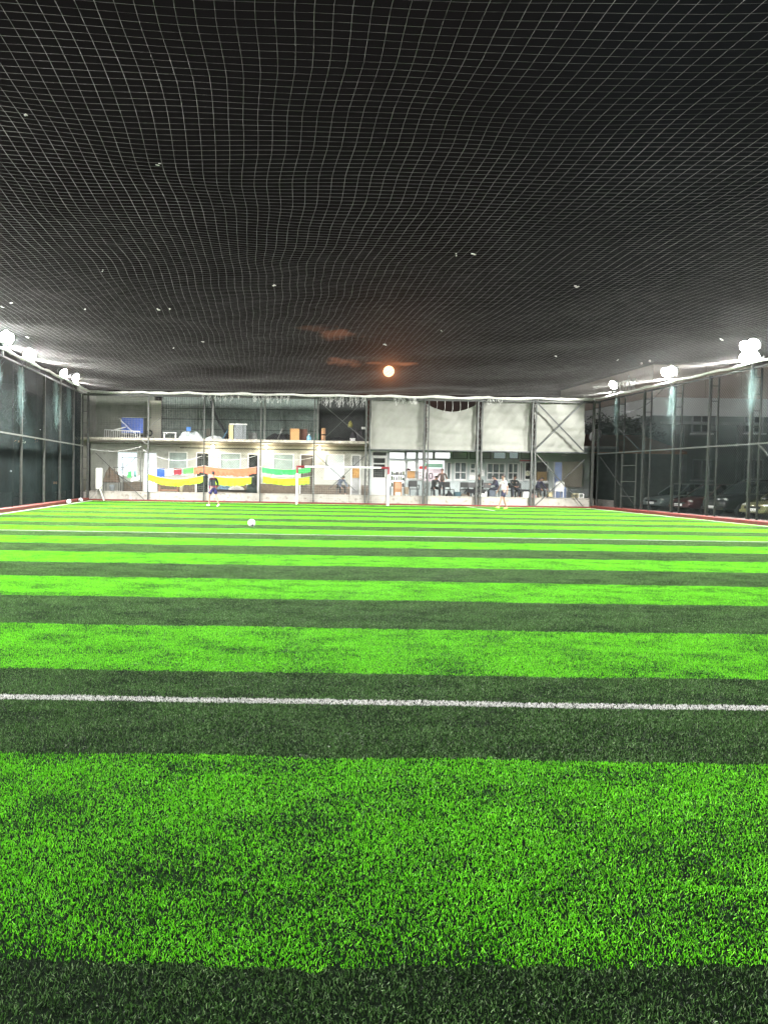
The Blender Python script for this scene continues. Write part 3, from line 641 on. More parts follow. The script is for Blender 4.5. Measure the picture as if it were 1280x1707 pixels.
# ------------------------------------------------------------------ cream tarps
tarpm = mat('tarp', (.185, .19, .168), .75, .12, .9, .6, bscale=2.6, wear=(.175, .18, .155))
def tarp(label, px0, py0, px1, py1, sagpx=0, seed=0):
    Y = YB + .34; x0, x1, z0, z1 = rect(px0, py0, px1, py1, Y); r_ = random.Random(seed); ph = [r_.uniform(0, 6) for _ in range(6)]; sg_ = sagpx * Y / F
    def fn(u, v):
        # folds radiate from the tied corners and sag lines cross the cloth
        w = .028 * math.sin(7 * (u + .6 * v) + ph[0]) * v + .02 * math.sin(16 * (u * v) + ph[1]) + .02 * math.sin(11 * (v - .5 * u) + ph[2]) * (1 - u) + .012 * math.sin(31 * (u - v * .7) + ph[3])
        w += .03 * abs(math.sin(3.1 * v * math.pi + ph[4] * .1)) ** 8
        top = z1 - sg_ * 4 * u * (1 - u) if sagpx else z1 - .03 * abs(math.sin(u * 9.4))
        return (x0 + (x1 - x0) * u + .02 * math.sin(v * 7 + ph[5]), Y + w, z0 + (top - z0) * v - .02 * math.sin(u * 5 + ph[1]) * (1 - v))
    t = thing('tarp', label, 'tarp', ((x0 + x1) / 2, Y, z0), 'cream tarps on the far fence')
    MB().grid(fn, 40, 40, .012).build('sheet', tarpm, t, smooth=True)
    h = MB()
    for i in range(7): x = x0 + (x1 - x0) * (i / 6 * .94 + .03); u = (x - x0) / (x1 - x0); zt = z1 - (sg_ * 4 * u * (1 - u) if sagpx else 0); h.tube([(x, Y - .01, zt - .05), (x + .01, YB + .16, zt + .10), (x, YB + .2, HT - .16)], .008, 5)
    h.build('lashing', net_white, t)
tarp('first cream tarp from the left, nearly flat with one folded corner', 618, 667, 706, 751, 0, 1)
tarp('second cream tarp from the left, its top edge sagging in a deep curve', 711, 674, 793, 752, 12, 2)
tarp('third cream tarp from the left, smooth and square', 802, 670, 884, 752, 0, 3)
tarp('fourth cream tarp, crumpled behind the dark crossed braces', 891, 669, 974, 755, 4, 5)
# ------------------------------------------------------------------ goal
gx0, gx1, gy = WX(494.5, 41.0, 840), WX(646.5, 41.0, 840), 41.0; gh = 2.02; gd = .75
goal = thing('football_goal', 'white five-a-side football goal with red taped corners', 'goal', ((gx0 + gx1) / 2, gy, 0))
for x in (gx0, gx1):
    po = MB().lathe((x, gy, 0), [(.055, 0), (.055, gh - .36)], 12).build('goalpost', white, goal, smooth=False)
    MB().lathe((x, gy, 0), [(.0556, gh - .36), (.0556, gh + .055)], 12).build('red_tape', mat('red_tape', (.15, .008, .012), .5, .15, 8), po)
MB().tube([(gx0 + .40, gy, gh), (gx1 - .40, gy, gh)], .045, 12).build('crossbar', white, goal)
for a, b in ((gx0 + .05, gx0 + .40), (gx1 - .40, gx1 - .05)): MB().tube([(a, gy, gh), (b, gy, gh)], .0556, 12).build('red_tape', mat('red_tape', (.15, .008, .012)), goal)
for x in (gx0, gx1): MB().tube([(x, gy + .05, gh - .03), (x, gy + gd - .08, gh * .98), (x, gy + gd, .05)], .02, 6).build('stay', steel, goal)
seg = []
def gl(u, z):  # back sheet of the goal net, bellying a little
    return (gx0 + (gx1 - gx0) * u, gy + gd - .03 + .04 * math.sin(u * 9) * math.sin(z * 3), z)
n_ = 40; nz_ = 16
for i in range(n_ + 1):
    for j in range(nz_): seg.append((gl(i / n_, gh * j / nz_), gl(i / n_, gh * (j + 1) / nz_)))
for j in range(nz_ + 1):
    for i in range(n_): seg.append((gl(i / n_, gh * j / nz_), gl((i + 1) / n_, gh * j / nz_)))
for i in range(n_ + 1): x = gx0 + (gx1 - gx0) * i / n_; seg.append(((x, gy, gh), (x, gy + gd - .03, gh)))
for x in (gx0, gx1):
    for j in range(nz_ + 1): seg.append(((x, gy + .02, gh * j / nz_), (x, gy + gd - .03, gh * j / nz_)))
    for j in range(6): seg.append(((x, gy + gd * j / 6, 0), (x, gy + gd * j / 6, gh)))
strands('net', seg, mat('goal_net_twine', (.5, .5, .48), .8, .1, 3), .0022, goal).location = -goal.location
# ------------------------------------------------------------------ footballs
def football(label, x, y, z, rz):
    t = thing('football', label, 'ball', (x, y, z)); t.rotation_euler = (.4, .3, rz)
    m = MB().ball((x, y, z), .11, 14); o = m.build('shell', white, t, smooth=True)
    p = MB()
    for k in range(7):
        a = k * 2.4; zz = -.8 + 1.6 * k / 6; r_ = math.sqrt(1 - zz * zz); n = Vector((math.cos(a) * r_, math.sin(a) * r_, zz)); u = n.cross(Vector((0, .3, 1))).normalized(); v = n.cross(u); c_ = Vector((x, y, z)) + n * .1105
        ring = [c_ + (u * math.cos(q) + v * math.sin(q)) * .032 * (1.5 if j % 2 else .8) - n * .004 for j, q in enumerate([i * math.pi / 4 for i in range(8)])]
        p.add([c_ + n * .002] + ring, [(0, 1 + i, 1 + (i + 1) % 8) for i in range(8)])
    p.build('panel_print', mat('ball_print', (.06, .02, .07), .4), t)
football('white football with dark marks lying alone on the near half of the pitch', WX(421, 22.3), 22.3, .125, .5)
football('white football on the left touchline beside the red kerb, the nearer of two', XL + .16, 36.7, .12, 1.2)
football('white football on the left touchline beside the red kerb, the farther of two', XL + .14, 39.2, .12, 2.2)
# ------------------------------------------------------------------ washing lines with training bibs
line_y = YB - .02
fold = {}
def bibm(n, rgb): return mat('bib_' + n, rgb, .75, .12, 10, .3)
bib_cols = {'orange': (.52, .115, .055), 'yellow': (.27, .45, .010), 'green': (.035, .38, .085), 'lime': (.15, .45, .08)}
def hang(name, label, cat, x0, x1, ztop0, ztop1, h, m, y, group=None, bib=True, seed=0):
    r_ = random.Random(seed); ph = r_.uniform(0, 6); t = thing(name, label, cat, ((x0 + x1) / 2, y, max(ztop0, ztop1)), group)
    hh = h * (r_.uniform(.84, 1.06) if bib else 1)
    def fn(u, v):
        taper = 1 - (.10 if bib else .03) * math.sin(v * math.pi) * 0
        x = x0 + (x1 - x0) * (.5 + (u - .5) * taper); zt = ztop0 + (ztop1 - ztop0) * u
        low = 1 - .09 * abs(math.sin(u * math.pi * 1.6 + ph))
        return (x, y + .018 * math.sin(u * 9 + ph) * (1 - v) + .01 * math.sin(v * 8 + ph), zt - hh * low * (1 - v))
    MB().grid(fn, 10, 8, .008).build('cloth', m, t, smooth=True)
    pg = MB()
    for q in (.12, .88): x = x0 + (x1 - x0) * q; z = ztop0 + (ztop1 - ztop0) * q; pg.box((x, y, z + .01), (.012, .022, .05))
    pg.build('clothes_peg', wood, t)
    return t
nb = [0]
def bib_row(col, px0, px1, tops, h_px, y, desc, n):
    """tops: three photo heights of the line at left, middle, right"""
    Y = y; x0, x1 = WX(px0, Y), WX(px1, Y); za, zm, zb = WZ(px0, tops[0], Y), WZ((px0 + px1) / 2, tops[1], Y), WZ(px1, tops[2], Y)
    def lz(u): return za * (1 - u) * (1 - 2 * u) + 4 * zm * u * (1 - u) + zb * u * (2 * u - 1)
    w = (x1 - x0) / n; words_ = ['first', 'second', 'third', 'fourth', 'fifth', 'sixth', 'seventh', 'eighth', 'ninth']
    for i in range(n):
        nb[0] += 1; u0, u1 = i / n, (i + 1) / n
        hang('training_bib', '%s %s, %s from the left' % (col, desc, words_[i]), 'bib', x0 + w * i - .015, x0 + w * (i + 1) + .015, lz(u0), lz(u1), h_px * Y / F, bibm(col, bib_cols[col]), Y + .006 * (i % 2) + .012, col + ' bibs on the line', seed=nb[0])
    P = [(x0 - .15 + (x1 - x0 + .3) * i / 20, Y + .012, lz(i / 20) + .015) for i in range(21)]
    tag(MB().tube(P, .008, 5).build('washing_line', net_white), 'white line carrying the %s %s' % (col, desc.replace('bib', 'bibs', 1)), 'line')
bib_row('orange', 341, 427, (776, 782, 778), 13.5, line_y + .1, 'bib in the long top row behind the striped player', 7)
bib_row('orange', 324, 339.5, (780, 778, 777), 11.5, line_y + .14, 'bib left of the slim post, top row', 2)
bib_row('yellow', 248, 338, (790, 799, 792), 12.5, line_y + .02, 'bib in the bottom row under the mixed washing', 8)
bib_row('yellow', 357, 419, (794, 797, 795), 14, line_y + .02, 'bib in the bottom row right of the striped player', 5)
bib_row('green', 437, 517, (778, 783, 779), 9.5, line_y + .02, 'bib in the top row left of the goal', 7)
bib_row('yellow', 439, 516, (794, 798, 794), 12.5, line_y + .06, 'bib in the bottom row left of the goal', 7)
# mixed washing
def wash(label, cat, px0, px1, t0, t1, hpx, rgb, nm, seed): Y = line_y + .1; hang(nm, label, cat, WX(px0, Y), WX(px1, Y), WZ(px0, t0, Y), WZ(px1, t1, Y), hpx * Y / F, mat('cloth_%d' % seed, rgb, .8, .2, 9, .3), Y, None, False, seed)
wash('white shirt with a red print hanging beside the pale post', 'shirt', 250, 261, 777, 780, 12, (.55, .44, .47), 'hung_shirt', 101)
wash('bright blue towel hanging between two white cloths', 'towel', 262, 275, 780, 781, 15, (.015, .06, .33), 'hung_towel', 102)
wash('plain white towel between the blue and the dark red cloth', 'towel', 276, 289, 782, 781, 11, (.74, .74, .72), 'hung_towel', 103)
wash('dark red patterned cloth on the washing line', 'cloth', 290, 303, 781, 781, 11, (.17, .015, .025), 'hung_cloth', 104)
wash('light green bib hanging alone left of the orange pair', 'bib', 306, 323, 781, 779, 10, (.07, .38, .06), 'training_bib', 105)
P = [W(250 + 72 * i / 20, 778 + 5 * math.sin(math.pi * i / 20), line_y + .1) for i in range(21)]
tag(MB().tube(P, .008, 5).build('washing_line', net_white), 'washing line carrying shirt, towels and the dark red cloth', 'line')
for a, b, sg_, lb in (((238, 749), (337, 760), .42, 'white cable sagging in front of the window behind the mixed washing'), ((345, 761), (434, 757), .25, 'white cable sagging across the window above the orange bibs'), ((436, 758), (524, 762), .22, 'white cable sagging above the green bibs'), ((150, 748), (236, 744), .2, 'white cable above the lit window in the left corner')):
    cable('hanging_cable', W(*a, YB + .3), W(*b, YB + .3), sg_, .012, lb, white)
# ------------------------------------------------------------------ clutter builders
def crate_thing(name, label, cat, px0, py0, px1, py1, Y, d, m, group=None, lid=True):
    x0, x1, z0, z1 = rect(px0, py0, px1, py1, Y); t = thing(name, label, cat, ((x0 + x1) / 2, Y, z0), group)
    b = MB(); w = .012
    b.bb(x0, x1, Y, Y + w, z0, z1); b.bb(x0, x1, Y + d - w, Y + d, z0, z1); b.bb(x0, x0 + w, Y + w, Y + d - w, z0, z1); b.bb(x1 - w, x1, Y + w, Y + d - w, z0, z1); b.bb(x0 + w, x1 - w, Y + w, Y + d - w, z0, z0 + w)
    b.build('body', m, t)
    if lid: MB().bb(x0 - .01, x1 + .01, Y - .01, Y + d + .01, z1, z1 + .02).build('lid', m, t)
    return t
def ladderback_chair(label, px, Y, z, seat_m, leg_m, rz=0, w=.44, hb=.85, group=None, name='chair', cat='chair', arms=False, round_back=False):
    x = WX(px, Y, 815); t = thing(name, label, cat, (0, 0, 0), group)
    MB().bb(-w / 2, w / 2, -.21, .21, .42, .46).build('seat', seat_m, t, bevel=.01)
    if round_back: MB().grid(lambda u, v: (-w / 2 + w * u + (0), .21 + .05 * v - .03 * math.sin(u * math.pi) * 0, .44 + (hb - .44) * v * (.86 + .14 * math.sin(u * math.pi))), 10, 6, .02).build('backrest', seat_m, t, smooth=True)
    else: MB().bb(-w / 2, w / 2, .20, .235, .56, hb).build('backrest', seat_m, t, bevel=.01)
    for sx in (-1, 1):
        MB().bar((sx * (w / 2 - .02), -.19, 0), (sx * (w / 2 - .03), -.18, .42), .035).build('leg', leg_m, t)
        MB().bar((sx * (w / 2 - .02), .22, 0), (sx * (w / 2 - .02), .20, .58), .035).build('leg', leg_m, t)
        if arms: MB().bar((sx * (w / 2 + .02), -.2, .66), (sx * (w / 2 + .02), .22, .66), .04).build('armrest', leg_m, t); MB().bar((sx * (w / 2 + .02), -.18, .42), (sx * (w / 2 + .02), -.18, .66), .03).build('arm_post', leg_m, t)
    t.location = (x, Y, z); t.rotation_euler = (0, 0, rz); return t
def small_table(label, px, Y, z, w, h, top_m, leg_m, cloth=None, d=.6, rnd=False):
    x = WX(px, Y, 815); t = thing('table', label, 'table')
    if rnd: MB().lathe((0, 0, h - .03), [(w / 2, 0), (w / 2, .03)], 20).build('tabletop', top_m, t)
    else: MB().bb(-w / 2, w / 2, -d / 2, d / 2, h - .03, h).build('tabletop', top_m, t, bevel=.005)
    for sx in (-1, 1):
        for sy in (-1, 1): MB().bar((sx * (w / 2 - .08), sy * (min(d, w) / 2 - .08), 0), (sx * (w / 2 - .10), sy * (min(d, w) / 2 - .10), h - .03), .04).build('leg', leg_m, t)
    t.location = (x, Y, z)
    if cloth:
        ov = .12
        c_ = MB(); nn = 28
        vs = [Vector((0, 0, h + .006))]; fs = []
        for ring, (rr, zz) in enumerate(((.5, h + .006), (1.0, h + .004), (1.06, h - .05), (1.16, h - .2))):
            for i in range(nn):
                a = 2 * math.pi * i / nn; q = rr * (w / 2) * (1 + (.05 * math.sin(a * 7) if ring == 3 else 0)); vs.append(Vector((q * math.cos(a), q * math.sin(a), zz - (.03 * math.sin(a * 5) if ring == 3 else 0))))
        fs += [(0, 1 + i, 1 + (i + 1) % nn) for i in range(nn)]
        for k in range(3): fs += [(1 + k * nn + i, 1 + (k + 1) * nn + i, 1 + (k + 1) * nn + (i + 1) % nn, 1 + k * nn + (i + 1) % nn) for i in range(nn)]
        c_.add([v + Vector((x, Y, z)) for v in vs], fs); o = c_.build('tablecloth', cloth, smooth=True); tag(o, 'dark cloth draped over the ' + label, 'tablecloth')
    return t
def bench(label, px0, px1, Y, z, m, h=.42):
    x0, x1 = WX(px0, Y, 815), WX(px1, Y, 815); t = thing('bench', label, 'bench', ((x0 + x1) / 2, Y, z))
    MB().bb(x0, x1, Y - .17, Y + .17, z + h - .04, z + h).build('seat', m, t, bevel=.005)
    for x in (x0 + .08, x1 - .08): MB().bb(x - .03, x + .03, Y - .15, Y + .15, z, z + h - .041).build('leg', m, t)
    MB().bb(x0 + .12, x1 - .12, Y - .02, Y + .02, z + .12, z + .19).build('stretcher', m, t)
    return t
def heap(name, label, cat, px0, px1, Y, z, h, m, seed, d=.6):
    """an irregular pile: crumpled closed mound"""
    x0, x1 = WX(px0, Y, 790), WX(px1, Y, 790); r_ = random.Random(seed); ph = [r_.uniform(0, 6) for _ in range(5)]; b = MB(); nu, nv = 34, 14; vs = []
    def hz(u, v):
        e = (math.sin(math.pi * u) ** .45) * (math.sin(math.pi * v) ** .6)
        return h * e * (.74 + .14 * math.sin(u * 9 + ph[0]) * math.sin(v * 5 + ph[1]) + .07 * math.sin(u * 23 + ph[2] + v * 9) + .05 * math.sin(u * 41 + ph[3] + v * 13))
    top = [[Vector((x0 + (x1 - x0) * i / nu, Y + d * j / nv, z + max(.004, hz(i / nu, j / nv)))) for j in range(nv + 1)] for i in range(nu + 1)]
    bot = [[Vector((x0 + (x1 - x0) * i / nu, Y + d * j / nv, z)) for j in range(nv + 1)] for i in range(nu + 1)]
    w = nv + 1; K = (nu + 1) * w; vs = [p for r in top for p in r] + [p for r in bot for p in r]
    fs = [(i * w + j, (i + 1) * w + j, (i + 1) * w + j + 1, i * w + j + 1) for i in range(nu) for j in range(nv)]
    fs += [tuple(K + q for q in reversed(f)) for f in fs]
    rim = [i * w for i in range(nu + 1)] + [nu * w + j for j in range(1, w)] + [i * w + nv for i in range(nu - 1, -1, -1)] + [j for j in range(nv - 1, 0, -1)]
    fs += [(rim[i], K + rim[i], K + rim[(i + 1) % len(rim)], rim[(i + 1) % len(rim)]) for i in range(len(rim))]
    b.add(vs, fs); return tag(b.build(name, m), label, cat)
def flat(name, label, cat, px0, py0, px1, py1, Y, m, d=.03, tilt=0, frame=None, bev=0):
    x0, x1, z0, z1 = rect(px0, py0, px1, py1, Y)
    b = MB().box(((x0 + x1) / 2, Y, (z0 + z1) / 2), (x1 - x0, d, z1 - z0), ry=tilt); 
    if frame:
        t = thing(name, label, cat, ((x0 + x1) / 2, Y, z0)); b.build('panel', m, t)
        f = MB(); w = .03; f.bb(x0 - w, x1 + w, Y - d, Y + d, z1, z1 + w); f.bb(x0 - w, x1 + w, Y - d, Y + d, z0 - w, z0); f.bb(x0 - w, x0, Y - d, Y + d, z0, z1); f.bb(x1, x1 + w, Y - d, Y + d, z0, z1); f.build('frame', frame, t); return t
    return tag(b.build(name, m, bevel=bev), label, cat)
UD = ZU + .13
def up(py_px_Y): pass
# --- upper deck objects (deck level UD)
YD = YB + 2.2
def onz(px, Y, z): return W(px, 740, Y)
flat('board', 'tall cream board leaning upstairs behind the pale post', 'board', 246, 668, 269, 733, YU - .55, mat('cream_board', (.62, .60, .50), .7, .08, 2))
# blue sheet with white grid
t = flat('blue_sheet', 'slanted bright blue sheet with a grid of pale seams upstairs', 'sheet', 203, 696, 239, 722, YD + .8, mat('blue_sheet', (.03, .10, .50), .5, .15, 5))
MB().bb(WX(196, YD + .75), WX(252, YD + .75), YD + .72, YD + .80, WZ(220, 696.5, YD + .7), WZ(220, 695, YD + .7)).build('shelf_bar', steel_lite)
tag(bpy.data.objects['shelf_bar'], 'thin grey bar along the top of the blue sheet', 'bar')
t = thing('cot_rail', 'white slatted cot side lying upstairs below the blue sheet', 'cot', (WX(205, YD), YD, UD))
x0, x1 = WX(174, YD), WX(233, YD)
MB().bar((x0, YD, UD + .50), (x1, YD, UD + .42), .05).build('top_bar', white, t); MB().bar((x0, YD, UD + .05), (x1, YD, UD + .05), .04).build('bottom_bar', white, t)
b = MB()
for i in range(17): x = x0 + (x1 - x0) * i / 16; b.bar((x, YD, UD + .05), (x, YD, UD + .50 - .08 * i / 16), .022)
b.build('slat_row', white, t)
MB().bar(W(186, 718, YD), W(210, 712, YD), .06).build('plank', white); tag(bpy.data.objects['plank'], 'white plank propped on the cot side upstairs', 'plank')
t = thing('old_tyre', 'small black tyre against the cream board upstairs', 'tyre', W(250, 722, YD))
b = MB(); c_ = W(250, 722, YD); vs = []; b.tube([(c_.x + .15 * math.cos(a), YD, c_.z + .15 * math.sin(a)) for a in [i * math.pi / 8 for i in range(17)]], .05, 8); b.build('tread', blackcl, t, smooth=True)
heap('rag_pile', 'low dark heap at the foot of the cream board upstairs', 'rags', 246, 262, YD, UD, .16, blackcl, 3, .4)
# white stool
t = thing('stool', 'low white plastic stool upstairs beside a clear-wrapped pile', 'stool', (WX(283, YD), YD, UD))
x0, x1 = WX(272, YD), WX(294, YD); MB().bb(x0, x1, YD - .18, YD + .18, UD + .36, UD + .40).build('seat', whitepl, t)
for x in (x0 + .05, x1 - .05):
    for dy in (-.14, .14): MB().bar((x, YD + dy, UD), (x + .0, YD + dy * .8, UD + .36), .04).build('leg', whitepl, t)
clear = mat('clear_wrap', (.55, .60, .60), .3, .35, 6, .5)
heap('wrapped_pile', 'heap of clear and white plastic wrap upstairs beside the stool', 'pile', 296, 337, YD, UD, .66, clear, 11, .6)
t = crate_thing('blue_box', 'small blue box on the plastic wrap heap upstairs', 'box', 311, 712, 318, 718.5, YD - .02, .2, mat('blue_plastic', (.03, .16, .5), .4))
heap('sack_pile', 'low grey heap of sacks right of the slim post upstairs', 'sacks', 341, 372, YD, UD, .34, clear, 12, .5)
MB().bar(W(371, 733, YD), W(380, 716, YD), .05).build('pipe', mat('blue_pipe', (.08, .2, .3), .5)); tag(bpy.data.objects['pipe'], 'slanting blue pipe left of the ribbed cabinet upstairs', 'pipe')
# ribbed grey cabinet with wooden side
t = thing('radiator', 'ribbed grey radiator with a pale wooden side panel upstairs', 'radiator', (WX(397, YD), YD, UD)); x0, x1, z0, z1 = rect(382, 707, 411, 732, YD); z0 = UD
MB().bb(x0, WX(388, YD), YD - .15, YD + .25, z0, z1 - .05).build('side_panel', mat('pale_wood', (.62, .48, .24), .6, .15, 5), t)
b = MB()
for i in range(7): xa_ = WX(390, YD) + (x1 - WX(390, YD)) * i / 7; b.bb(xa_, xa_ + .075, YD - .12, YD + .2, z0, z1 - .04)
b.build('rib_block', mat('grey_rib', (.30, .32, .34), .4, .2, 6, metal=.3), t); MB().bb(x0 + .02, x1 + .03, YD - .16, YD + .26, z1 - .04, z1 + .02).build('top', whitepl, t)
heap('black_sack_pile', 'large black heap of sacks upstairs left of the carton', 'sacks', 441, 492, YD, UD, .60, blackcl, 21, .8)
crate_thing('carton', 'brown cardboard carton upstairs beside the black heap', 'box', 484, 715, 499, 734, YD - .1, .5, cardboard)
crate_thing('carton', 'dark red-brown box upstairs behind the blue bottle', 'box', 500, 716, 512, 734, YD + .2, .4, mat('dark_carton', (.16, .07, .05), .8))
q = W(515.5, 728, YD)
t = thing('water_bottle', 'light blue water canister with a white cap upstairs', 'bottle', (q.x, YD, UD)); MB().lathe((q.x, YD, UD), [(.12, 0), (.135, .03), (.135, .26), (.10, .33), (.05, .37)], 14).build('bottle_body', mat('blue_bottle', (.20, .48, .70), .3, .1), t, smooth=True); MB().lathe((q.x, YD, UD + .37), [(.055, 0), (.055, .07)], 12).build('cap', whitepl, t)
t = thing('roll', 'upright tan roll tied with a dark band upstairs', 'roll', (WX(538, YD), YD, UD)); MB().lathe((WX(538, YD), YD, UD), [(.115, 0), (.12, .35), (.115, .78)], 14).build('paper_roll', mat('tan_roll', (.60, .33, .17), .7, .1), t, smooth=True); MB().lathe((WX(538, YD), YD, UD + .36), [(.124, 0), (.124, .07)], 14).build('band', blackcl, t)
heap('dark_junk_pile', 'dark low heap in the black mesh bay upstairs', 'junk', 546, 580, YD, UD, .38, blackcl, 31, .6)
heap('dark_bundle', 'tall dark bundle near the lattice post upstairs', 'bundle', 582, 606, YD, UD, .95, mat('dark_purple_cloth', (.035, .03, .038), .8, .3, 8, .4), 33, .6)
t = thing('yellow_cone', 'dull yellow pointed hood on top of the dark bundle upstairs', 'cone'); q = W(584, 708, YD + .3); t.location = q; MB().lathe(q, [(.13, -.14), (.14, 0), (.07, .17), (.01, .24)], 12).build('shell', mat('dull_yellow', (.30, .28, .08), .7), t, smooth=True)
crate_thing('white_box', 'small white box at the foot of the dark bundle upstairs', 'box', 584, 731, 592, 735, YD - .15, .15, whitepl)
crate_thing('white_box', 'small white box beside the lattice post high upstairs', 'box', 603, 712, 611, 715.5, YD + .1, .15, whitepl)
# --- terrace clutter, left part
zt = ZT - .06; YT = YB + 1.6
flat('board', 'tall white board propped in the far left corner of the pitch', 'board', 160.5, 780, 171, 815, YB - .06, mat('white_board', (.55, .56, .50), .7, .1, 3), .04)
t = thing('plank', 'pale plank leaning under the white board in the far left corner', 'plank', W(172, 825, YB - .1)); MB().bar(W(166, 812, YB - .12), W(174, 834.5, YB - .2), .12, .03).build('plank_board', mat('white_board', (.6, .6, .56)), t)
t = thing('plank', 'second narrower plank leaning across in the far left corner', 'plank', W(160, 830, YB - .1)); MB().bar(W(150, 832, YB - .22), W(173, 808, YB - .14), .05, .03).build('plank_board', steel_lite, t)
heap('brown_bundle', 'brown bundle stacked behind the white board', 'bundle', 172, 198, YT, zt + .55, 1.1, mat('brown_junk', (.10, .07, .05), .9, .5, 8, .5), 41, .6)
MB().bb(WX(173, YT), WX(200, YT), YT - .05, YT + .65, zt + .5, zt + .549).build('shelf', steel, None); tag(bpy.data.objects['shelf'], 'dark shelf carrying the brown bundle in the left corner', 'shelf')
for px in (174, 199): pass
b = MB()
for px in (174, 199):
    for yy in (YT, YT + .6): b.bar((WX(px, YT), yy, zt), (WX(px, YT), yy, zt + .5), .04)
b.build('shelf_leg_frame', steel, bpy.data.objects['shelf'])
q = W(187, 815, YT + .1); t = thing('bucket', 'grey bucket under the dark shelf in the left corner', 'bucket', (q.x, YT + .15, zt)); MB().lathe((q.x, YT + .15, zt), [(.13, 0), (.17, .34), (.175, .36)], 16).build('pail', mat('grey_bucket', (.25, .29, .31), .4), t, smooth=True); MB().lathe((q.x, YT + .15, zt + .36), [(.18, 0), (.12, .05)], 16).build('lid', mat('grey_bucket', (.25, .29, .31)), t)
# clothes rack / tube stand in front of lit window
t = thing('tube_stand', 'dark tube stand with cross arms in front of the lit window', 'stand', (WX(204, YB + .9), YB + .9, zt)); Yc = YB + .9
for a, b_ in (((204, 757), (204, 790)), ((206, 772), (206, 822)), ((204, 762.5), (230, 762.5)), ((189, 779), (206, 779)), ((207, 780), (227, 763)), ((190, 787), (220, 806)), ((198, 787), (206, 781)), ((234.5, 762), (234.5, 820))): MB().bar(W(*a, Yc), W(*b_, Yc), .035).build('tube', steel_dark, t)
hang('hung_cloth', 'light green cloth hanging in front of the lit window', 'cloth', WX(213, YB + .7), WX(219.5, YB + .7), WZ(213, 786, YB + .7), WZ(219, 785, YB + .7), .38, bibm('green', (.1, .6, .2)), YB + .7, None, False, 61)
hang('hung_cloth', 'dark teal rag hanging beside the light green cloth', 'cloth', WX(224, YB + .7), WX(227, YB + .7), WZ(224, 785, YB + .7), WZ(227, 785, YB + .7), .34, mat('teal_rag', (.02, .18, .16), .8), YB + .7, None, False, 62)
hang('hung_cloth', 'crumpled white cloth below the lit window', 'cloth', WX(219, YB + .75), WX(234, YB + .75), WZ(219, 796, YB + .75), WZ(234, 792, YB + .75), .25, white, YB + .75, None, False, 63)
heap('mortar_lump', 'grey lump of cement on a stick at the foot of the low wall', 'lump', 214.5, 222, YB + .05, .02, .36, concrete_lo, 71, .15)
bench('rough wooden bench under the yellow bibs', 264, 299, YT + .2, zt, mat('pinkwood', (.42, .22, .14), .7, .2, 7))
heap('dark_bag', 'dark bag lying on the wooden bench', 'bag', 268, 296, YT + .05, zt + .42, .26, blackcl, 72, .3)
q = W(302, 807, YT + .2); t = thing('pot', 'small pale pot beside the wooden bench', 'pot', (q.x, YT + .3, zt)); MB().lathe((q.x, YT + .3, zt), [(.07, 0), (.13, .28), (.15, .46), (.13, .50)], 14).build('pot_body', mat('pot_beige', (.55, .5, .36), .7), t, smooth=True); MB().lathe((q.x, YT + .3, zt + .5), [(.10, 0), (.02, .05)], 14).build('lid', mat('pot_beige', (.5, .46, .34)), t)
heap('laundry_heap', 'long heap of dark and blue laundry on the terrace behind the striped player', 'laundry', 362, 386, YT, zt + .25, .35, mat('blue_laundry', (.12, .2, .28), .9, .5, 6, .4), 73, .5)
heap('laundry_heap', 'heap of white towels on the terrace under the yellow bibs', 'laundry', 381, 408, YT - .1, zt + .22, .34, mat('white_laundry', (.7, .7, .68), .9, .2, 6, .4), 74, .5)
heap('laundry_heap', 'dark green-grey heap left of the slim post on the terrace', 'laundry', 410, 430, YT, zt, .85, mat('dark_laundry', (.05, .07, .065), .9, .5, 6, .4), 75, .5)
bench('long low dark bench under the laundry heaps', 356, 412, YT + .2, zt, steel_dark, .24)
q = W(545, 787, YF - .04); t = thing('wall_plate', 'round pale disc fixed inside the pale window behind the goal', 'plate', q); MB().lathe(q, [(.10, 0), (.09, .03)], 16, 'Y').build('disc', mat('disc', (.7, .72, .6), .5), t)
# --- terrace, tea room part
zs = zt; YS = YB + 1.5
def shelf_unit():
    t = thing('shelf_rack', 'dark rack crammed with pots in front of the bright opening', 'rack', (WX(663, YS), YS, zs)); x0, x1 = WX(651, YS), WX(675, YS)
    zt_ = WZ(660, 777, YS)
    P = [(x0 + .05, YS, WZ(660, 790, YS)), (x0 + .05, YS, zt_ - .06), (x0 + .12, YS, zt_), (x1 - .2, YS, zt_), (x1 - .13, YS, zt_ - .06), (x1 - .13, YS, WZ(660, 790, YS))]
    MB().tube(P, .012, 6).build('wire_hoop', steel_lite, t)
    for z in (.55, .9, 1.2): MB().bb(x0, x1, YS - .15, YS + .25, zs + z, zs + z + .03).build('shelf', steel_dark, t)
    for x in (x0 + .02, x1 - .02):
        for y in (YS - .13, YS + .23): MB().bar((x, y, zs), (x, y, zs + 1.25), .03).build('leg', steel_dark, t)
    return x0, x1
x0, x1 = shelf_unit(); r_ = random.Random(5)
potc = [mat('jar_%d' % i, c_, .4, .2) for i, c_ in enumerate([(.05, .05, .05), (.12, .15, .06), (.20, .08, .05), (.35, .34, .30), (.04, .07, .04)])]
cn = ['black', 'olive', 'brown', 'pale', 'dark green']; lv = ['top', 'middle', 'bottom']
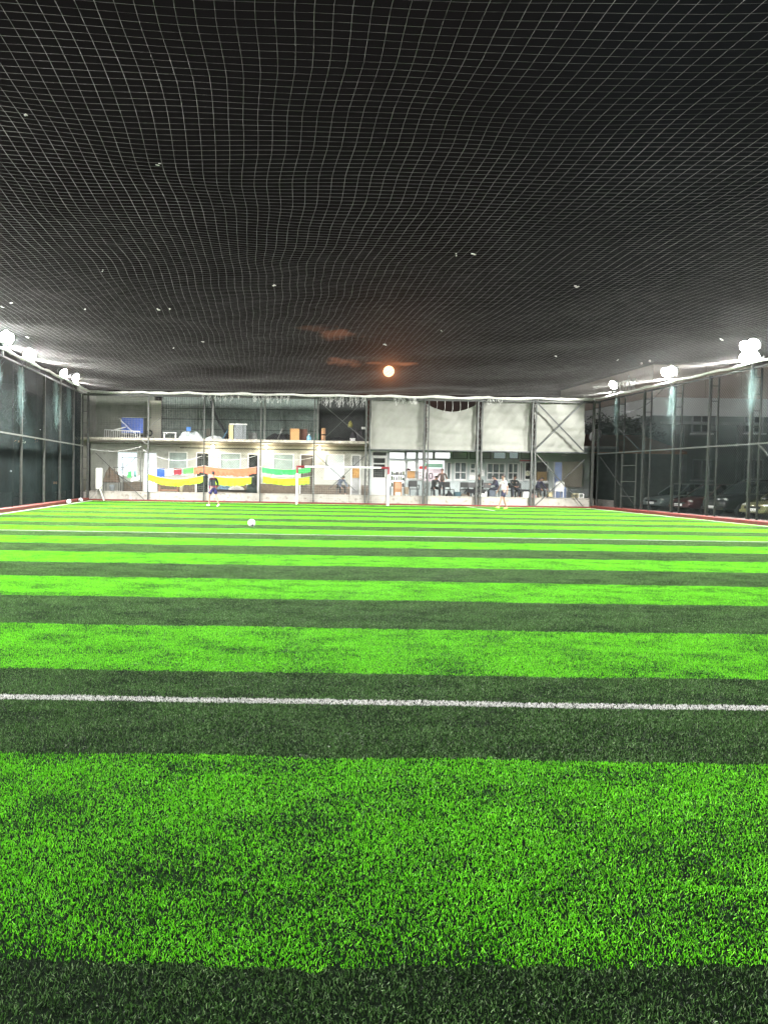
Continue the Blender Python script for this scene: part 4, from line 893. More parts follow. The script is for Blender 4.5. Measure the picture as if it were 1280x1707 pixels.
for li, z in enumerate((1.23, .93, .58)):
    for i in range(6):
        x = x0 + .09 + (x1 - x0 - .18) * i / 5; h = r_.uniform(.12, .24); rr = r_.uniform(.045, .065); ci = r_.randrange(5)
        t = thing('jar', '%s jar on the %s shelf of the dark rack, %s from the left' % (cn[ci], lv[li], ['first', 'second', 'third', 'fourth', 'fifth', 'sixth'][i]), 'jar', (x, YS, zs + z), 'jars on the dark rack')
        MB().lathe((x, YS, zs + z), [(rr * .9, 0), (rr, .02), (rr, h * .7), (rr * .6, h * .9)], 10).build('glass', potc[ci], t, smooth=True); MB().lathe((x, YS, zs + z + h * .9), [(rr * .65, 0), (rr * .65, .025)], 10).build('lid', potc[(ci + 2) % 5], t)
# wooden cabinet / armchair
t = thing('cabinet', 'reddish wooden cabinet with an arched pale panel below the dark rack', 'cabinet', (WX(664, YS - .4), YS - .4, zs)); xa_, xb_ = WX(657, YS - .4), WX(670, YS - .4)
MB().bb(xa_, xb_, YS - .5, YS - .18, zs, zs + .86).build('carcass', wood, t, bevel=.01); MB().bb(xa_ + .05, xb_ - .05, YS - .515, YS - .502, zs + .45, zs + .80).build('door', mat('wood_pale', (.42, .24, .14), .6, .2), t); MB().bb(xa_ + .06, xb_ - .06, YS - .515, YS - .502, zs + .06, zs + .26).build('drawer', mat('pale_drawer', (.6, .56, .45), .6), t)
ladderback_chair('black armchair with a grey seat in front of the boarded window', 689, YS - .2, zs, mat('dark_leather', (.04, .04, .042), .4), blackcl, 0, .5, .9, arms=True)
crate_thing('crate', 'small tan crate on the terrace left of the black armchair', 'crate', 675, 812, 681, 824, YS - .3, .25, mat('tan_crate', (.32, .26, .18), .8), None, False)
flat('cardboard_sheet', 'brown cardboard sheet standing inside the second bright window', 'board', 678.5, 785, 691.5, 797, YF - .10, cardboard)
t = thing('dark_hat', 'dark round hat resting on the cardboard sheet', 'hat', W(681, 783.5, YF - .25)); q = W(681, 784.5, YF - .25); MB().lathe(q, [(.13, 0), (.12, .08), (.06, .14)], 12).build('crown_felt', mat('maroon_felt', (.06, .02, .025), .9), t, smooth=True)
# poster and coloured things in the bright bay
flat('poster', 'white and pink poster with a green band in the bright bay', 'poster', 707, 781, 738, 802, YF - .12, mat('poster_pink', (.85, .72, .80), .5, .08, 1.5))
flat('banner_strip', 'pale green strip above the pink poster', 'banner', 707, 773, 738, 779.5, YF - .12, mat('poster_green', (.40, .72, .55), .5, .2, 6))
t = thing('red_sign', 'small red sign on the post beside the pink poster', 'sign', W(705, 779, YF - .2)); q = rect(698.5, 777, 710.5, 782, YF - .2); MB().bb(q[0], q[1], YF - .23, YF - .2, q[2], q[3]).build('plate', mat('sign_red', (.55, .03, .03), .5), t); MB().bar(((q[0] + q[1]) / 2, YF - .18, q[3]), ((q[0] + q[1]) / 2, YF - .02, q[3] + .05), .03).build('hook', steel, t)
# three numeral-like loops on the poster
def txt(body, label, cat, px, py, Y, hpx, m, rz=0, mirror=False, ext=.01, scx=1.0, name='lettering', parent=None, loc=None):
    cu = bpy.data.curves.new(name, 'FONT'); cu.body = body; cu.size = hpx * Y / F * 1.4 if hpx else 1; cu.extrude = ext; cu.align_x = 'CENTER'; cu.align_y = 'CENTER'; cu.materials.append(m)
    o = bpy.data.objects.new(name, cu); COL.objects.link(o); o.rotation_euler = (R(90), 0, rz); o.location = loc or W(px, py, Y); o.scale = (scx * (-1 if mirror else 1), 1, 1)
    bpy.context.view_layer.update(); me = bpy.data.meshes.new_from_object(o.evaluated_get(bpy.context.evaluated_depsgraph_get())); mw = o.matrix_basis.copy(); bpy.data.objects.remove(o)
    me.transform(mw.to_3x3().to_4x4()); o = bpy.data.objects.new(name, me); COL.objects.link(o); o.location = mw.translation
    if parent: o.parent = parent; o.location = o.location - worldloc(parent)
    if label: tag(o, label, cat)
    return o
txt('10', 'dark figures on the pink poster in the bright bay', 'lettering', 714, 794, YF - .15, 11, mat('ink', (.05, .03, .05), .5), ext=.005)
t = thing('shelf_books', 'small shelf of dark bottles in the narrow bright window', 'shelf', W(701, 790, YF - .1))
for i, py in enumerate((785, 790, 795, 800)): q = rect(696.5, py - .8, 705.5, py, YF - .2); MB().bb(q[0], q[1], YF - .25, YF - .05, q[2], q[3]).build('shelf', white, t)
b = MB()
for i in range(3):
    for k in range(4):
        q = W(697.5 + k * 2.2, 789.2 + i * 5, YF - .15); b.lathe((q.x, YF - .15, q.z), [(.025, 0), (.025, .09), (.012, .12)], 8)
b.build('bottle_row', mat('dark_red_bottle', (.15, .03, .03), .3), t)
# electric box, white panel
t = thing('meter_box', 'white electric meter box on the wall right of the second lattice gap', 'box', W(804.5, 789, YF - .1)); q = rect(801, 783, 807.5, 794, YF - .12); MB().bb(q[0], q[1], YF - .14, YF - .002, q[2], q[3]).build('case', whitepl, t, bevel=.01); MB().bb(q[0] + .03, q[1] - .03, YF - .148, YF - .141, q[2] + .03, q[3] - .03).build('door', whitepl, t)
flat('notice_board', 'plain white panel under the small window left of the meter box', 'panel', 782, 791, 794, 800, YF - .03, whitepl)
# red awning edge + clock
flat('awning_strip', 'thin faded red strip above the clock window', 'strip', 866, 766.5, 886, 769, YF - .08, mat('faded_red', (.5, .14, .14), .7))
q = W(879.5, 789, YF - .12); t = thing('wall_clock', 'round pale wall clock in the dark window', 'clock', q); MB().lathe((q.x, YF - .06, q.z), [(.165, 0), (.165, -.05)], 24, 'Y').build('rim', white, t); MB().lathe((q.x, YF - .112, q.z), [(.145, 0), (.145, -.008)], 24, 'Y').build('face', mat('clock_face', (.72, .72, .55), .5), t)
b = MB(); b.bar((q.x, YF - .13, q.z), (q.x + .02, YF - .13, q.z + .10), .012); b.bar((q.x, YF - .13, q.z), (q.x + .06, YF - .13, q.z - .03), .014); b.build('hand', blackcl, t)
crate_thing('carton', 'brown carton standing inside the dark window right of the clock', 'box', 896, 787, 911, 801, YF - .14, .12, mat('carton_dim', (.25, .16, .06), .8, .3, 5))
flat('grey_board', 'large grey-brown board standing right of the white lit door', 'board', 936, 769.5, 970, 812, YF - .30, mat('grey_board', (.30, .28, .23), .85, .15, 4, .2), .04)
flat('small_notice', 'thin white notice high above the grey board', 'notice', 936, 758, 945, 759.6, YF - .1, whitepl)
# tables, stools, chairs of the tea terrace
small_table('low round table left of the second lattice post', 793, YS, zs, 1.05, .48, blackcl, wood, mat('black_cloth', (.012, .013, .015)), rnd=True)
small_table('low round table in front of the clock window', 888 - 13, YS + .4, zs, .9, .50, blackcl, wood, mat('black_cloth', (.012, .013, .015)), rnd=True)
crate_thing('white_stool_box', 'white box stool under the right side of the round table', 'stool', 799, 820, 811, 828, YS - .45, .35, whitepl, None, False)
crate_thing('tub', 'dark blue tub left of the man looking at his phone', 'tub', 815.5, 817.5, 825, 828, YS - .3, .4, mat('dark_tub', (.05, .065, .09), .5), None, False)
crate_thing('white_box', 'white box on the terrace below the clock', 'box', 872, 820.5, 881, 829, YS - .3, .3, whitepl)
crate_thing('tub', 'dark teal tub on the terrace between standing man and round table', 'tub', 758, 820, 768, 827.5, YS - .3, .35, mat('teal_tub', (.03, .08, .10), .5), None, False)
heap('bag_pile', 'dull brown bags on the terrace right of the teal tub', 'bags', 769, 783, YS - .3, zs, .30, mat('dull_bag', (.18, .16, .12), .9, .5, 6, .4), 81, .4)
heap('dark_dog_blanket', 'rumpled dark blanket right of the standing man', 'blanket', 745, 757, YS - .2, zs, .42, blackcl, 82, .4)
heap('bag_pile', 'mixed brown and white bags right of the third lattice post', 'bags', 886, 898, YS - .4, zs, .34, mat('mixed_bag', (.25, .15, .13), .9, .7, 14, .4), 83, .4)
heap('bag_pile', 'olive bundle in front of the carton window', 'bags', 898, 905, YS - .2, zs, .52, mat('olive_bag', (.14, .13, .09), .9, .4, 9, .4), 84, .3)
ladderback_chair('tall white plastic chair seen from behind at the lit white door', 929.5, YS + .3, zs, whitepl, whitepl, R(180), .50, 1.02, round_back=True)
t = crate_thing('bottle_crate', 'small beige crate left of the white plastic chair', 'crate', 914, 821, 920, 828, YS, .2, mat('beige_crate', (.6, .5, .3), .7))
MB().lathe((WX(918, YS + .1), YS + .1, WZ(918, 821, YS) + .025), [(.035, 0), (.04, .12), (.02, .18), (.02, .24)], 10).build('bottle', whitepl); tag(bpy.data.objects['bottle'], 'white bottle on the small beige crate', 'bottle')
for px, lb in ((959, 'pale wooden stool right of the grey board'), (968, 'white stool at the far right end of the terrace')):
    x0, x1 = WX(px - 4.5, YB + .9), WX(px + 4.5, YB + .9); t = thing('stool', lb, 'stool', ((x0 + x1) / 2, YB + .9, zs)); m_ = whitepl if px > 960 else mat('stool_wood', (.4, .36, .22), .7)
    MB().bb(x0, x1, YB + .75, YB + 1.05, zs + .30, zs + .335).build('seat', m_, t)
    for x in (x0 + .025, x1 - .025):
        for y in (YB + .78, YB + 1.02): MB().bar((x, y, zs), (x, y, zs + .30), .04).build('leg', m_, t)
    MB().bar((x0 + .02, YB + .78, zs + .14), (x1 - .02, YB + .78, zs + .14), .03).build('stretcher', m_, t)
# ------------------------------------------------------------------ outside right: building, shed, cars
bw = mat('building_wall_dark', (.13, .155, .15), .8, .25, .5, .1); bl = mat('building_band', (.55, .57, .56), .7, .12, .4); bp_ = mat('building_parapet', (.38, .32, .27), .7, .12, .5)
BX, BY, BX2, BY2 = 33.0, 65.0, 70.0, 84.0
bd = thing('apartment_building', 'large dark building with a pale band and brown parapet beyond the parked cars', 'building', (BX, BY, 0))
MB().bb(BX, BX2, BY, BY2, 0, 7.1).build('wall', bw, bd); MB().bb(BX - .15, BX2 + .15, BY - .15, BY2 + .15, 7.101, 8.6).build('pale_band', bl, bd); MB().bb(BX - .4, BX2 + .4, BY - .4, BY2 + .4, 8.601, 11.3).build('parapet', bp_, bd)
MB().bb(BX - .45, BX2 + .45, BY - .45, BY2 + .45, 11.301, 11.5).build('roof_edge', mat('building_edge', (.10, .09, .085), .7), bd)
b = MB()
for i in range(12): b.bb(BX + 1 + i * 3, BX + 1.03 + i * 3, BY - .405, BY - .4, 8.62, 11.28)
b.build('panel_joint', mat('joint', (.06, .055, .05), .8), bd)
for i, px in enumerate((1168, 1255)):
    for j, (a, b2) in enumerate(((687, 722), (765, 800))):
        x0, x1, z0, z1 = rect(px - 16, a, px + 16, b2, BY); wx0 = x0; fw = .12
        f = MB(); f.bb(x0, x1, BY - .08, BY + .02, z1 - fw, z1); f.bb(x0, x1, BY - .08, BY + .02, z0, z0 + fw); f.bb(x0, x0 + fw, BY - .08, BY + .02, z0 + fw, z1 - fw); f.bb(x1 - fw, x1, BY - .08, BY + .02, z0 + fw, z1 - fw); f.bb((x0 + x1) / 2 - .05, (x0 + x1) / 2 + .05, BY - .07, BY + .02, z0 + fw, z1 - fw)
        fo = f.build('window', mat('window_frame_grey', (.22, .24, .24), .6), bd); MB().bb(x0 + fw, x1 - fw, BY - .04, BY - .01, z0 + fw, z1 - fw).build('pane', glassd, fo); MB().bb(x0 - .15, x1 + .15, BY - .25, BY - .081, z0 - .12, z0).build('sill', bl, fo)
for i in range(3):
    y = BY + 3.2 + i * 5.5; f = MB().bb(BX - .05, BX + .02, y, y + 1.6, 3.8, 5.6).build('window', mat('window_frame_grey', (.22, .24, .24)), bd); MB().bb(BX - .07, BX - .051, y + .12, y + 1.48, 3.92, 5.48).build('pane', glassd, f)
for i in range(5): x = BX + 2.4 + i * 4.6; MB().bb(x, x + .35, BY - .30, BY - .002, 0, 6.34).build('pilaster', mat('pilaster', (.18, .20, .195), .8, .3, 1), bd)
MB().bb(BX + .5, BX2, BY - .45, BY - .002, 6.35, 6.6).build('string_course', mat('pilaster', (.18, .20, .195)), bd)
# roof sign seen from behind: tall pale letters on the parapet's long side
letm = mat('sign_letter', (.62, .62, .58), .5, .05)
txt('PACO ZİME', None, None, 0, 0, 1, 0, letm, rz=R(90), mirror=False, ext=.06, parent=bd, loc=Vector((BX - .5, 69.6, 9.95)), name='sign_lettering').scale = (1, 1, 1)
o = bpy.data.objects['sign_lettering']; o.data.transform(Matrix.Scale(-.86, 4, (0, 1, 0)) @ Matrix.Scale(1.5, 4, (0, 0, 1)))
for y in (BY + .6, BY + 2.0):
    t = MB().ball((BX - .2, y, 11.75), .09, 8).build('roof_lamp', mat('roof_bulb', (.8, .75, .7), emit=.5), bd)
# low shed with brown tiled roof and dish
sh = thing('shed', 'low shed with a brown tiled roof behind the far right corner', 'building', (22.5, 48, 0))
MB().bb(19.6, 25.5, 47, 52, 0, 3.2).build('wall', mat('shed_wall', (.045, .055, .05), .9, .3, 2), sh)
b = MB(); b.add([(19.3, 46.7, 3.2), (25.8, 46.7, 3.2), (25.8, 52.3, 4.5), (19.3, 52.3, 4.5), (19.3, 46.7, 3.35), (25.8, 46.7, 3.35), (25.8, 52.3, 4.65), (19.3, 52.3, 4.65)], [(0, 3, 2, 1), (4, 5, 6, 7), (0, 1, 5, 4), (1, 2, 6, 5), (2, 3, 7, 6), (3, 0, 4, 7)])
b.build('roof', mat('brown_tile', (.20, .10, .055), .8, .4, 9, .6), sh)
t = thing('satellite_dish', 'white satellite dish on the brown shed roof', 'dish', (20.7, 47.6, 3.6))
b = MB(); b.lathe((0, 0, 0), [(.02, 0), (.18, .03), (.33, .10), (.42, .18), (.40, .185), (.31, .12), (.16, .05), (.01, .02)], 18)
q_ = Vector((-.8, -.5, .35)).to_track_quat('Z', 'Y').to_matrix(); b.v = [tuple(q_ @ Vector(v) + Vector((20.7, 47.6, 4.25))) for v in b.v]; b.build('dish', white, t, smooth=True)
MB().bar((20.72, 47.62, 3.45), (20.75, 47.65, 4.2), .05).build('mast', steel_lite, t); MB().bar((20.7, 47.6, 4.1), (20.35, 47.35, 4.35), .02).build('feed_arm', steel_lite, t)
# white wall piece between far corner and the shed
MB().bb(27, 32.5, 60, 60.3, 0, 2.2).build('garden_wall', mat('garden_wall', (.07, .08, .08), .9)); tag(bpy.data.objects['garden_wall'], 'dark boundary wall behind the parked cars', 'wall')
# cars
def car(label, x, y, rz, paint, L=4.3, Wd=1.74, H=1.45, kind='sedan', plate=''):
    t = thing('parked_car', label, 'car', (0, 0, 0), 'cars parked beyond the right fence'); hw = Wd / 2; hl = L / 2; suv = kind == 'suv'
    zb = .22 if not suv else .30; belt = .88 if not suv else 1.05
    # lower body lofted along x (front at +x)
    st = [(-hl, .50, .80, .84), (-hl + .12, .30, .90, .93), (-hl + .7, zb, .985, belt), (-.3, zb, 1.0, belt), (hl - 1.35, zb, 1.0, belt - .01), (hl - .75, zb + .01, .985, belt - .06), (hl - .25, zb + .03, .93, belt - .17), (hl - .05, zb + .08, .82, belt - .27), (hl, .38, .74, belt - .36)]
    b = MB(); n = 10; vs = []
    for (xx, z0, wf, z1) in st:
        w = hw * wf; zm = z0 + (z1 - z0) * .55
        sec = [(-w * .90, z0), (-w * .98, z0 + (z1 - z0) * .18), (-w, zm), (-w * .96, z1 - .07), (-w * .86, z1), (w * .86, z1), (w * .96, z1 - .07), (w, zm), (w * .98, z0 + (z1 - z0) * .18), (w * .90, z0)]
        vs += [Vector((xx, a, c)) for a, c in sec]
    fs = [(i * n + k, i * n + (k + 1) % n, (i + 1) * n + (k + 1) % n, (i + 1) * n + k) for i in range(len(st) - 1) for k in range(n)] + [tuple(reversed(range(n))), tuple((len(st) - 1) * n + k for k in range(n))]
    b.add(vs, fs); body = b.build('body', paint, t, smooth=True, bevel=0)
    # greenhouse
    if suv: gx = (-hl + .12, -hl + .35, .55, 1.25)
    else: gx = (-hl + .45, -hl + 1.1, .35, 1.15)
    zt_ = H; wb, wt = hw * .86, hw * .66
    def frus(x0, x1, x2, x3, z0, z1, wb, wt, mb): return mb.add([(x0, -wb, z0), (x3, -wb, z0), (x3, wb, z0), (x0, wb, z0), (x1, -wt, z1), (x2, -wt, z1), (x2, wt, z1), (x1, wt, z1)], [(3, 2, 1, 0), (4, 5, 6, 7), (0, 1, 5, 4), (1, 2, 6, 5), (2, 3, 7, 6), (3, 0, 4, 7)])
    frus(gx[0], gx[1], gx[2], gx[3], belt - .02, zt_ - .04, wb, wt, MB().__class__()) 
    g_ = MB(); frus(gx[0], gx[1], gx[2], gx[3], belt - .02, zt_ - .03, wb, wt, g_); g_.build('windows', glassd, t, bevel=.03)
    r_ = MB(); frus(gx[1] - .04, gx[1] + .06, gx[2] - .10, gx[2] + .03, zt_ - .035, zt_, wt + .02, wt - .06, r_)
    for s in (-1, 1):
        r_.bar((gx[3] - .02, s * (wb - .01), belt - .02), (gx[2], s * (wt + .005), zt_ - .03), .06, .05); r_.bar((gx[0] + .02, s * (wb - .01), belt - .02), (gx[1], s * (wt + .005), zt_ - .03), .09, .05); r_.bar(((gx[1] + gx[2]) / 2 - .1, s * (wb + .005), belt - .02), ((gx[1] + gx[2]) / 2, s * (wt + .01), zt_ - .03), .07, .04)
    r_.build('roof', paint, t)
    for s in (-1, 1):
        for xx in (hl - .82, -hl + .80):
            w = MB(); w.lathe((xx, s * (hw - .10), .31), [(.20, -.10), (.30, -.10), (.315, -.06), (.315, .06), (.30, .10), (.20, .10)], 20, 'Y'); wo_ = w.build('wheel', blackcl, t, smooth=False)
            r2 = MB(); r2.lathe((xx, s * (hw - .10), .31), [(.03, s * .085), (.06, s * .10), (.19, s * .095), (.20, s * .075)] if s > 0 else [(.20, -.075), (.19, -.095), (.06, -.10), (.03, -.085)], 14, 'Y')
            for k in range(6): a = k * math.pi / 3; r2.bar((xx, s * (hw - .005), .31), (xx + .18 * math.cos(a), s * (hw - .005), .31 + .18 * math.sin(a)), .035, .02)
            r2.build('rim', steel_lite, wo_)
        hl_ = MB().ball((hl - .16, s * hw * .66, belt - .30), .15, 8, (.75, 1.15, .62)).build('headlight', mat('headlight', (.62, .64, .62), .12, .1, 4, metal=.4), t, smooth=True)
        MB().ball((hl - 1.42, s * (hw + .10), belt + .06), .10, 7, (.6, 1.1, .75)).build('wing_mirror', paint, t, smooth=True)
        MB().bb(-hl + .0, -hl + .10, s * hw * .62 - .12, s * hw * .62 + .12, .62, .78).build('tail_light', mat('tail_red', (.3, .01, .01), .3), t)
    MB().bb(hl - .03, hl + .035, -.42, .42, belt - .42, belt - .32).build('grille', blackcl, t, bevel=.01)
    MB().bb(hl - .12, hl + .05, -hw * .80, hw * .80, .30, .42).build('bumper', paint, t, bevel=.03)
    p_ = MB().bb(hl + .051, hl + .06, -.26, .26, .36, .47).build('number_plate', mat('plate', (.75, .75, .75), .5, .05), t)
    t.location = (x, y, -.012); t.rotation_euler = (0, 0, rz); return t
def paint(n, rgb, c=1.0): return mat('car_' + n, rgb, .28, .05, 2, metal=.25, coat=c)
car('silver-grey car with a bright bonnet, farthest of the parked row', 22.7, 41.0, R(180 + 12), paint('silver', (.12, .15, .15)), kind='sedan')
car('dark red car second in the parked row', 22.7, 38.2, R(180 + 10), paint('burgundy', (.05, .006, .010)))
car('black tall car in the middle of the parked row', 22.8, 35.3, R(180 + 8), paint('black', (.012, .014, .016)), kind='suv', H=1.62, L=4.5)
car('olive-gold car nearest the right frame edge', 22.6, 32.3, R(180 + 8), paint('gold', (.13, .13, .055)), H=1.48)
car('dark van parked behind the black car', 29.0, 44.5, R(180), paint('night', (.02, .024, .026)), kind='suv', H=1.75, L=4.6)
# ------------------------------------------------------------------ outside left: dark house with a few lit things
hs = thing('dark_house', 'unlit house far behind the left fence', 'building', (-24, 60, 0))
MB().bb(-34, -16, 56, 68, 0, 6.5).build('wall', mat('house_wall', (.03, .034, .036), .9, .3, .6), hs)
b = MB(); b.add([(-34.5, 55.5, 6.5), (-15.5, 55.5, 6.5), (-15.5, 68.5, 6.5), (-34.5, 68.5, 6.5), (-30, 62, 8.6), (-20, 62, 8.6)], [(3, 2, 1, 0), (0, 1, 5, 4), (1, 2, 5), (2, 3, 4, 5), (3, 0, 4)]); b.build('roof', mat('house_roof', (.03, .025, .022), .9), hs)
def lit(name, label, cat, px0, py0, px1, py1, Y, col, e):
    x0, x1, z0, z1 = rect(px0, py0, px1, py1, Y); t = thing(name, label, cat, ((x0 + x1) / 2, Y, z0)); MB().bb(x0 - .1, x1 + .1, Y + .02, Y + .12, z0 - .08, z1 + .08).build('housing', steel_dark, t); MB().bb(x0, x1, Y - .04, Y + .018, z0, z1).build('glowing_face', mat('glow_%s' % name + label[:6], col, .5, .1, 3, emit=e), t)
lit('tube_light', 'short white tube light far behind the left fence', 'lamp', 49, 713.5, 68, 716.5, 54, (.9, .95, 1), 3.2)
lit('lit_window', 'wide warm lit window low behind the left fence', 'window', 15, 732, 34, 737, 55, (.9, .5, .28), .55)
lit('lit_sign', 'small round-edged pale light beside the warm lit window', 'lamp', 35, 734, 43, 738.5, 54.5, (.9, .85, .65), 1.6)
lit('tiny_lamp', 'tiny white lamp near the left frame edge', 'lamp', 18, 784, 22, 786, 54, (.9, .95, 1), 2)
lit('lit_window', 'dim amber lit window low behind the left fence', 'window', 88, 803, 96, 807, 55, (.8, .4, .2), .4)
lit('small_orange_lamp', 'dim orange strip light below the white tube light', 'lamp', 59, 724, 63, 737, 54.2, (.8, .35, .2), .25)
# dark tree crowns beyond the left fence so that the dark is not empty
leafm = mat('night_foliage', (.03, .05, .03), .7, .5, 3)
def tree(label, x, y, h, r, seed):
    r_ = random.Random(seed); t = thing('tree', label, 'tree', (x, y, 0)); tk = MB().tube([(x, y, 0), (x + .1, y, h * .35), (x - .1, y + .1, h * .75)], [.22, .17, .06], 8)
    for k in range(7):
        a = k * .9; z0 = h * (.3 + .06 * k); tk.tube([(x, y, z0), (x + math.cos(a) * r * .4, y + math.sin(a) * r * .4, z0 + h * .12), (x + math.cos(a) * r * .75, y + math.sin(a) * r * .75, z0 + h * .2)], [.09, .06, .02], 6)
    tk.build('trunk', mat('bark', (.05, .04, .03), .9, .3, 8, .4), t)
    n = 5200; cl_ = [(r_.uniform(-.7, .7), r_.uniform(-.7, .7), r_.uniform(-.5, .6), r_.uniform(.28, .5)) for _ in range(16)]; V = np.empty((n, 4, 3)); 
    for i in range(n):
        c_ = cl_[i % 16]; d = Vector((r_.gauss(0, 1), r_.gauss(0, 1), r_.gauss(0, 1))).normalized() * (r_.random() ** .4) * c_[3]
        p = Vector((x + (c_[0] + d.x) * r, y + (c_[1] + d.y) * r, h * .68 + (c_[2] + d.z) * r * .8)); u = Vector((r_.gauss(0, 1), r_.gauss(0, 1), r_.gauss(0, 1))).normalized() * .11; w = u.orthogonal().normalized() * .06
        V[i] = [p - u, p + w, p + u, p - w]
    rawmesh('crown', V.reshape(-1, 3) - np.array([x, y, 0]), np.arange(n * 4).reshape(n, 4), leafm, t)
tree('dark leafy tree close behind the left fence, nearest the far corner', -13.5, 47.5, 7.0, 2.6, 1)
tree('dark leafy tree behind the left fence, middle one', -14.5, 38, 6.0, 2.4, 2)
tree('dark leafy tree behind the left fence at the frame edge', -14.2, 31, 6.4, 2.5, 3)
tree('dark leafy tree between the shed and the parked cars', 25.5, 55, 6.4, 2.6, 4)
# ------------------------------------------------------------------ people
skin = mat('skin', (.34, .19, .135), .55, .10, 12); hairm = mat('hair_dark', (.015, .012, .010), .7, .3, 30, .4)
def skinmesh(name, nodes, edges, m, parent, sub=1, root=0):
    """nodes: list of (pos, radius or (rx, ry)); one continuous surface grown over the edges"""
    me = bpy.data.meshes.new(name); me.from_pydata([tuple(p) for p, r in nodes], edges, []); o = bpy.data.objects.new(name, me); COL.objects.link(o); o.parent = parent
    md = o.modifiers.new('skin', 'SKIN'); md.use_smooth_shade = True; md.branch_smoothing = .4
    for i, (p, r) in enumerate(nodes):
        me.skin_vertices[0].data[i].radius = (r, r) if not isinstance(r, tuple) else r; me.skin_vertices[0].data[i].use_root = (i == root)
    s_ = o.modifiers.new('sub', 'SUBSURF'); s_.levels = sub; s_.render_levels = sub; me.materials.append(m); return o
def person(label, loc, rz, hips=(0, 0, .93), lean=.05, thigh=(.0, .0), shin=(0., 0.), foot=(0, 0), arm=(0, 0), fore=(.2, .2), spread=(.12, .12), head=.05, scale=1.0, skinm=skin, shirt=None, sleeves='short', legs=None, leglen='short', shoe=white, hair=hairm, knee_spread=0.03, eyes=True, hood=False, fore_in=(0, 0), group=None):
    """local frame: faces +x, left side is +y; angles in radians measured from straight down, positive forward"""
    t = thing('person', label, 'person', (0, 0, 0), group); V3 = Vector; P = V3(hips)
    def down(a, L, side=0): return V3((math.sin(a) * L, side, -math.cos(a) * L))
    up = V3((math.sin(lean), 0, math.cos(lean)))
    waist = P + up * .16; chest = P + up * .36; sh = P + up * .47; neck = P + up * .54; hd = neck + V3((math.sin(lean + head), 0, math.cos(lean + head))) * .13
    top = hd + V3((math.sin(lean + head), 0, math.cos(lean + head))) * .08; J = {}
    for i, s in enumerate((1, -1)):
        J['hip', s] = P + V3((0, s * .09, -.02)); J['kn', s] = J['hip', s] + down(thigh[i], .43, s * knee_spread); J['an', s] = J['kn', s] + down(shin[i], .41); f = foot[i]
        J['toe', s] = J['an', s] + V3((math.cos(f) * .17, s * .02, -.045 + math.sin(f) * .17)); J['heel', s] = J['an', s] + V3((-.045 * math.cos(f), 0, -.045 - .045 * math.sin(f)))
        J['sh', s] = sh + V3((0, s * .185, -.02)); J['el', s] = J['sh', s] + down(arm[i], .28, s * spread[i]); J['wr', s] = J['el', s] + down(fore[i], .25, s * fore_in[i])
    nodes = [(P, (.115, .092)), (waist, (.11, .085)), (chest, (.145, .10)), (sh, (.10, .075)), (neck, .052), (hd - V3((0, 0, .035)), (.068, .072)), (hd + V3((.01, 0, .03)), (.078, .088)), (top, (.055, .06))]
    edges = [(0, 1), (1, 2), (2, 3), (3, 4), (4, 5), (5, 6), (6, 7)]
    for s in (1, -1):
        k = len(nodes); nodes += [(J['hip', s], .085), (J['hip', s].lerp(J['kn', s], .5), .072), (J['kn', s], .052), (J['kn', s].lerp(J['an', s], .35), .052), (J['an', s], .034), (J['toe', s], (.035, .022))]; edges += [(0, k), (k, k + 1), (k + 1, k + 2), (k + 2, k + 3), (k + 3, k + 4), (k + 4, k + 5)]
        k = len(nodes); nodes += [(J['sh', s], .052), (J['sh', s].lerp(J['el', s], .5), .044), (J['el', s], .036), (J['wr', s], .025)]; edges += [(3, k), (k, k + 1), (k + 1, k + 2), (k + 2, k + 3)]
        d = (J['wr', s] - J['el', s]).normalized(); palm = J['wr', s] + d * .065; w = d.cross(V3((0, 1, 0))).normalized(); kp = len(nodes); nodes += [(palm, (.030, .014))]; edges += [(k + 3, kp)]
        for q in range(4):
            o_ = w * (-.030 + .020 * q); c1 = palm + o_ + d * .035 + V3((0, -s * .006, 0)); c2 = c1 + d * (.030 - .004 * abs(q - 1)) + V3((0, -s * .018, 0)); kk = len(nodes); nodes += [(c1, .009), (c2, .0075)]; edges += [(kp, kk), (kk, kk + 1)]
        kk = len(nodes); c1 = J['wr', s] + d * .035 + w * .034; nodes += [(c1, .010), (c1 + d * .035 + w * .012, .008)]; edges += [(kp, kk), (kk, kk + 1)]
    nodes = [(V3(p), r) for p, r in nodes]; skinmesh('body', nodes, edges, skinm, t)
    # head details
    fd = V3((math.cos(lean + head), 0, -math.sin(lean + head)))
    ud = V3((math.sin(lean + head), 0, math.cos(lean + head))); hc = hd + ud * .015
    def mbo(mb, n_, m): o = mb.build(n_, m, t, smooth=True); return o
    b = MB(); b.ball((0, 0, 0), .098, 10, (1.05, .90, 1.05)); vs = []
    for v in b.v:
        v = V3(v); 
        if v.x > .035 and v.z < .045: v.x = .035 + (v.x - .035) * .1; v.z = v.z
        if v.z < -.035: v *= .86
        vs.append(tuple(hc + ud * (v.z + .028) + fd * (v.x - .018) + V3((0, v.y, 0))))
    b.v = vs; mbo(b, 'hair', hair)
    if eyes:
        for s in (1, -1): mbo(MB().ball(hc + fd * .083 + V3((0, s * .030, 0)) + ud * .008, .010, 5), 'eye', blackcl); mbo(MB().ball(hc + V3((0, s * .082, 0)) - ud * .008, .024, 6, (.6, .4, 1)), 'ear', skinm)
        mbo(MB().ball(hc + fd * .092 - ud * .018, .014, 6, (1.1, .8, 1.4)), 'nose', skinm); mbo(MB().ball(hc + fd * .078 - ud * .052, .018, 6, (.4, 1.2, .35)), 'mouth', mat('lips', (.35, .13, .11), .5))
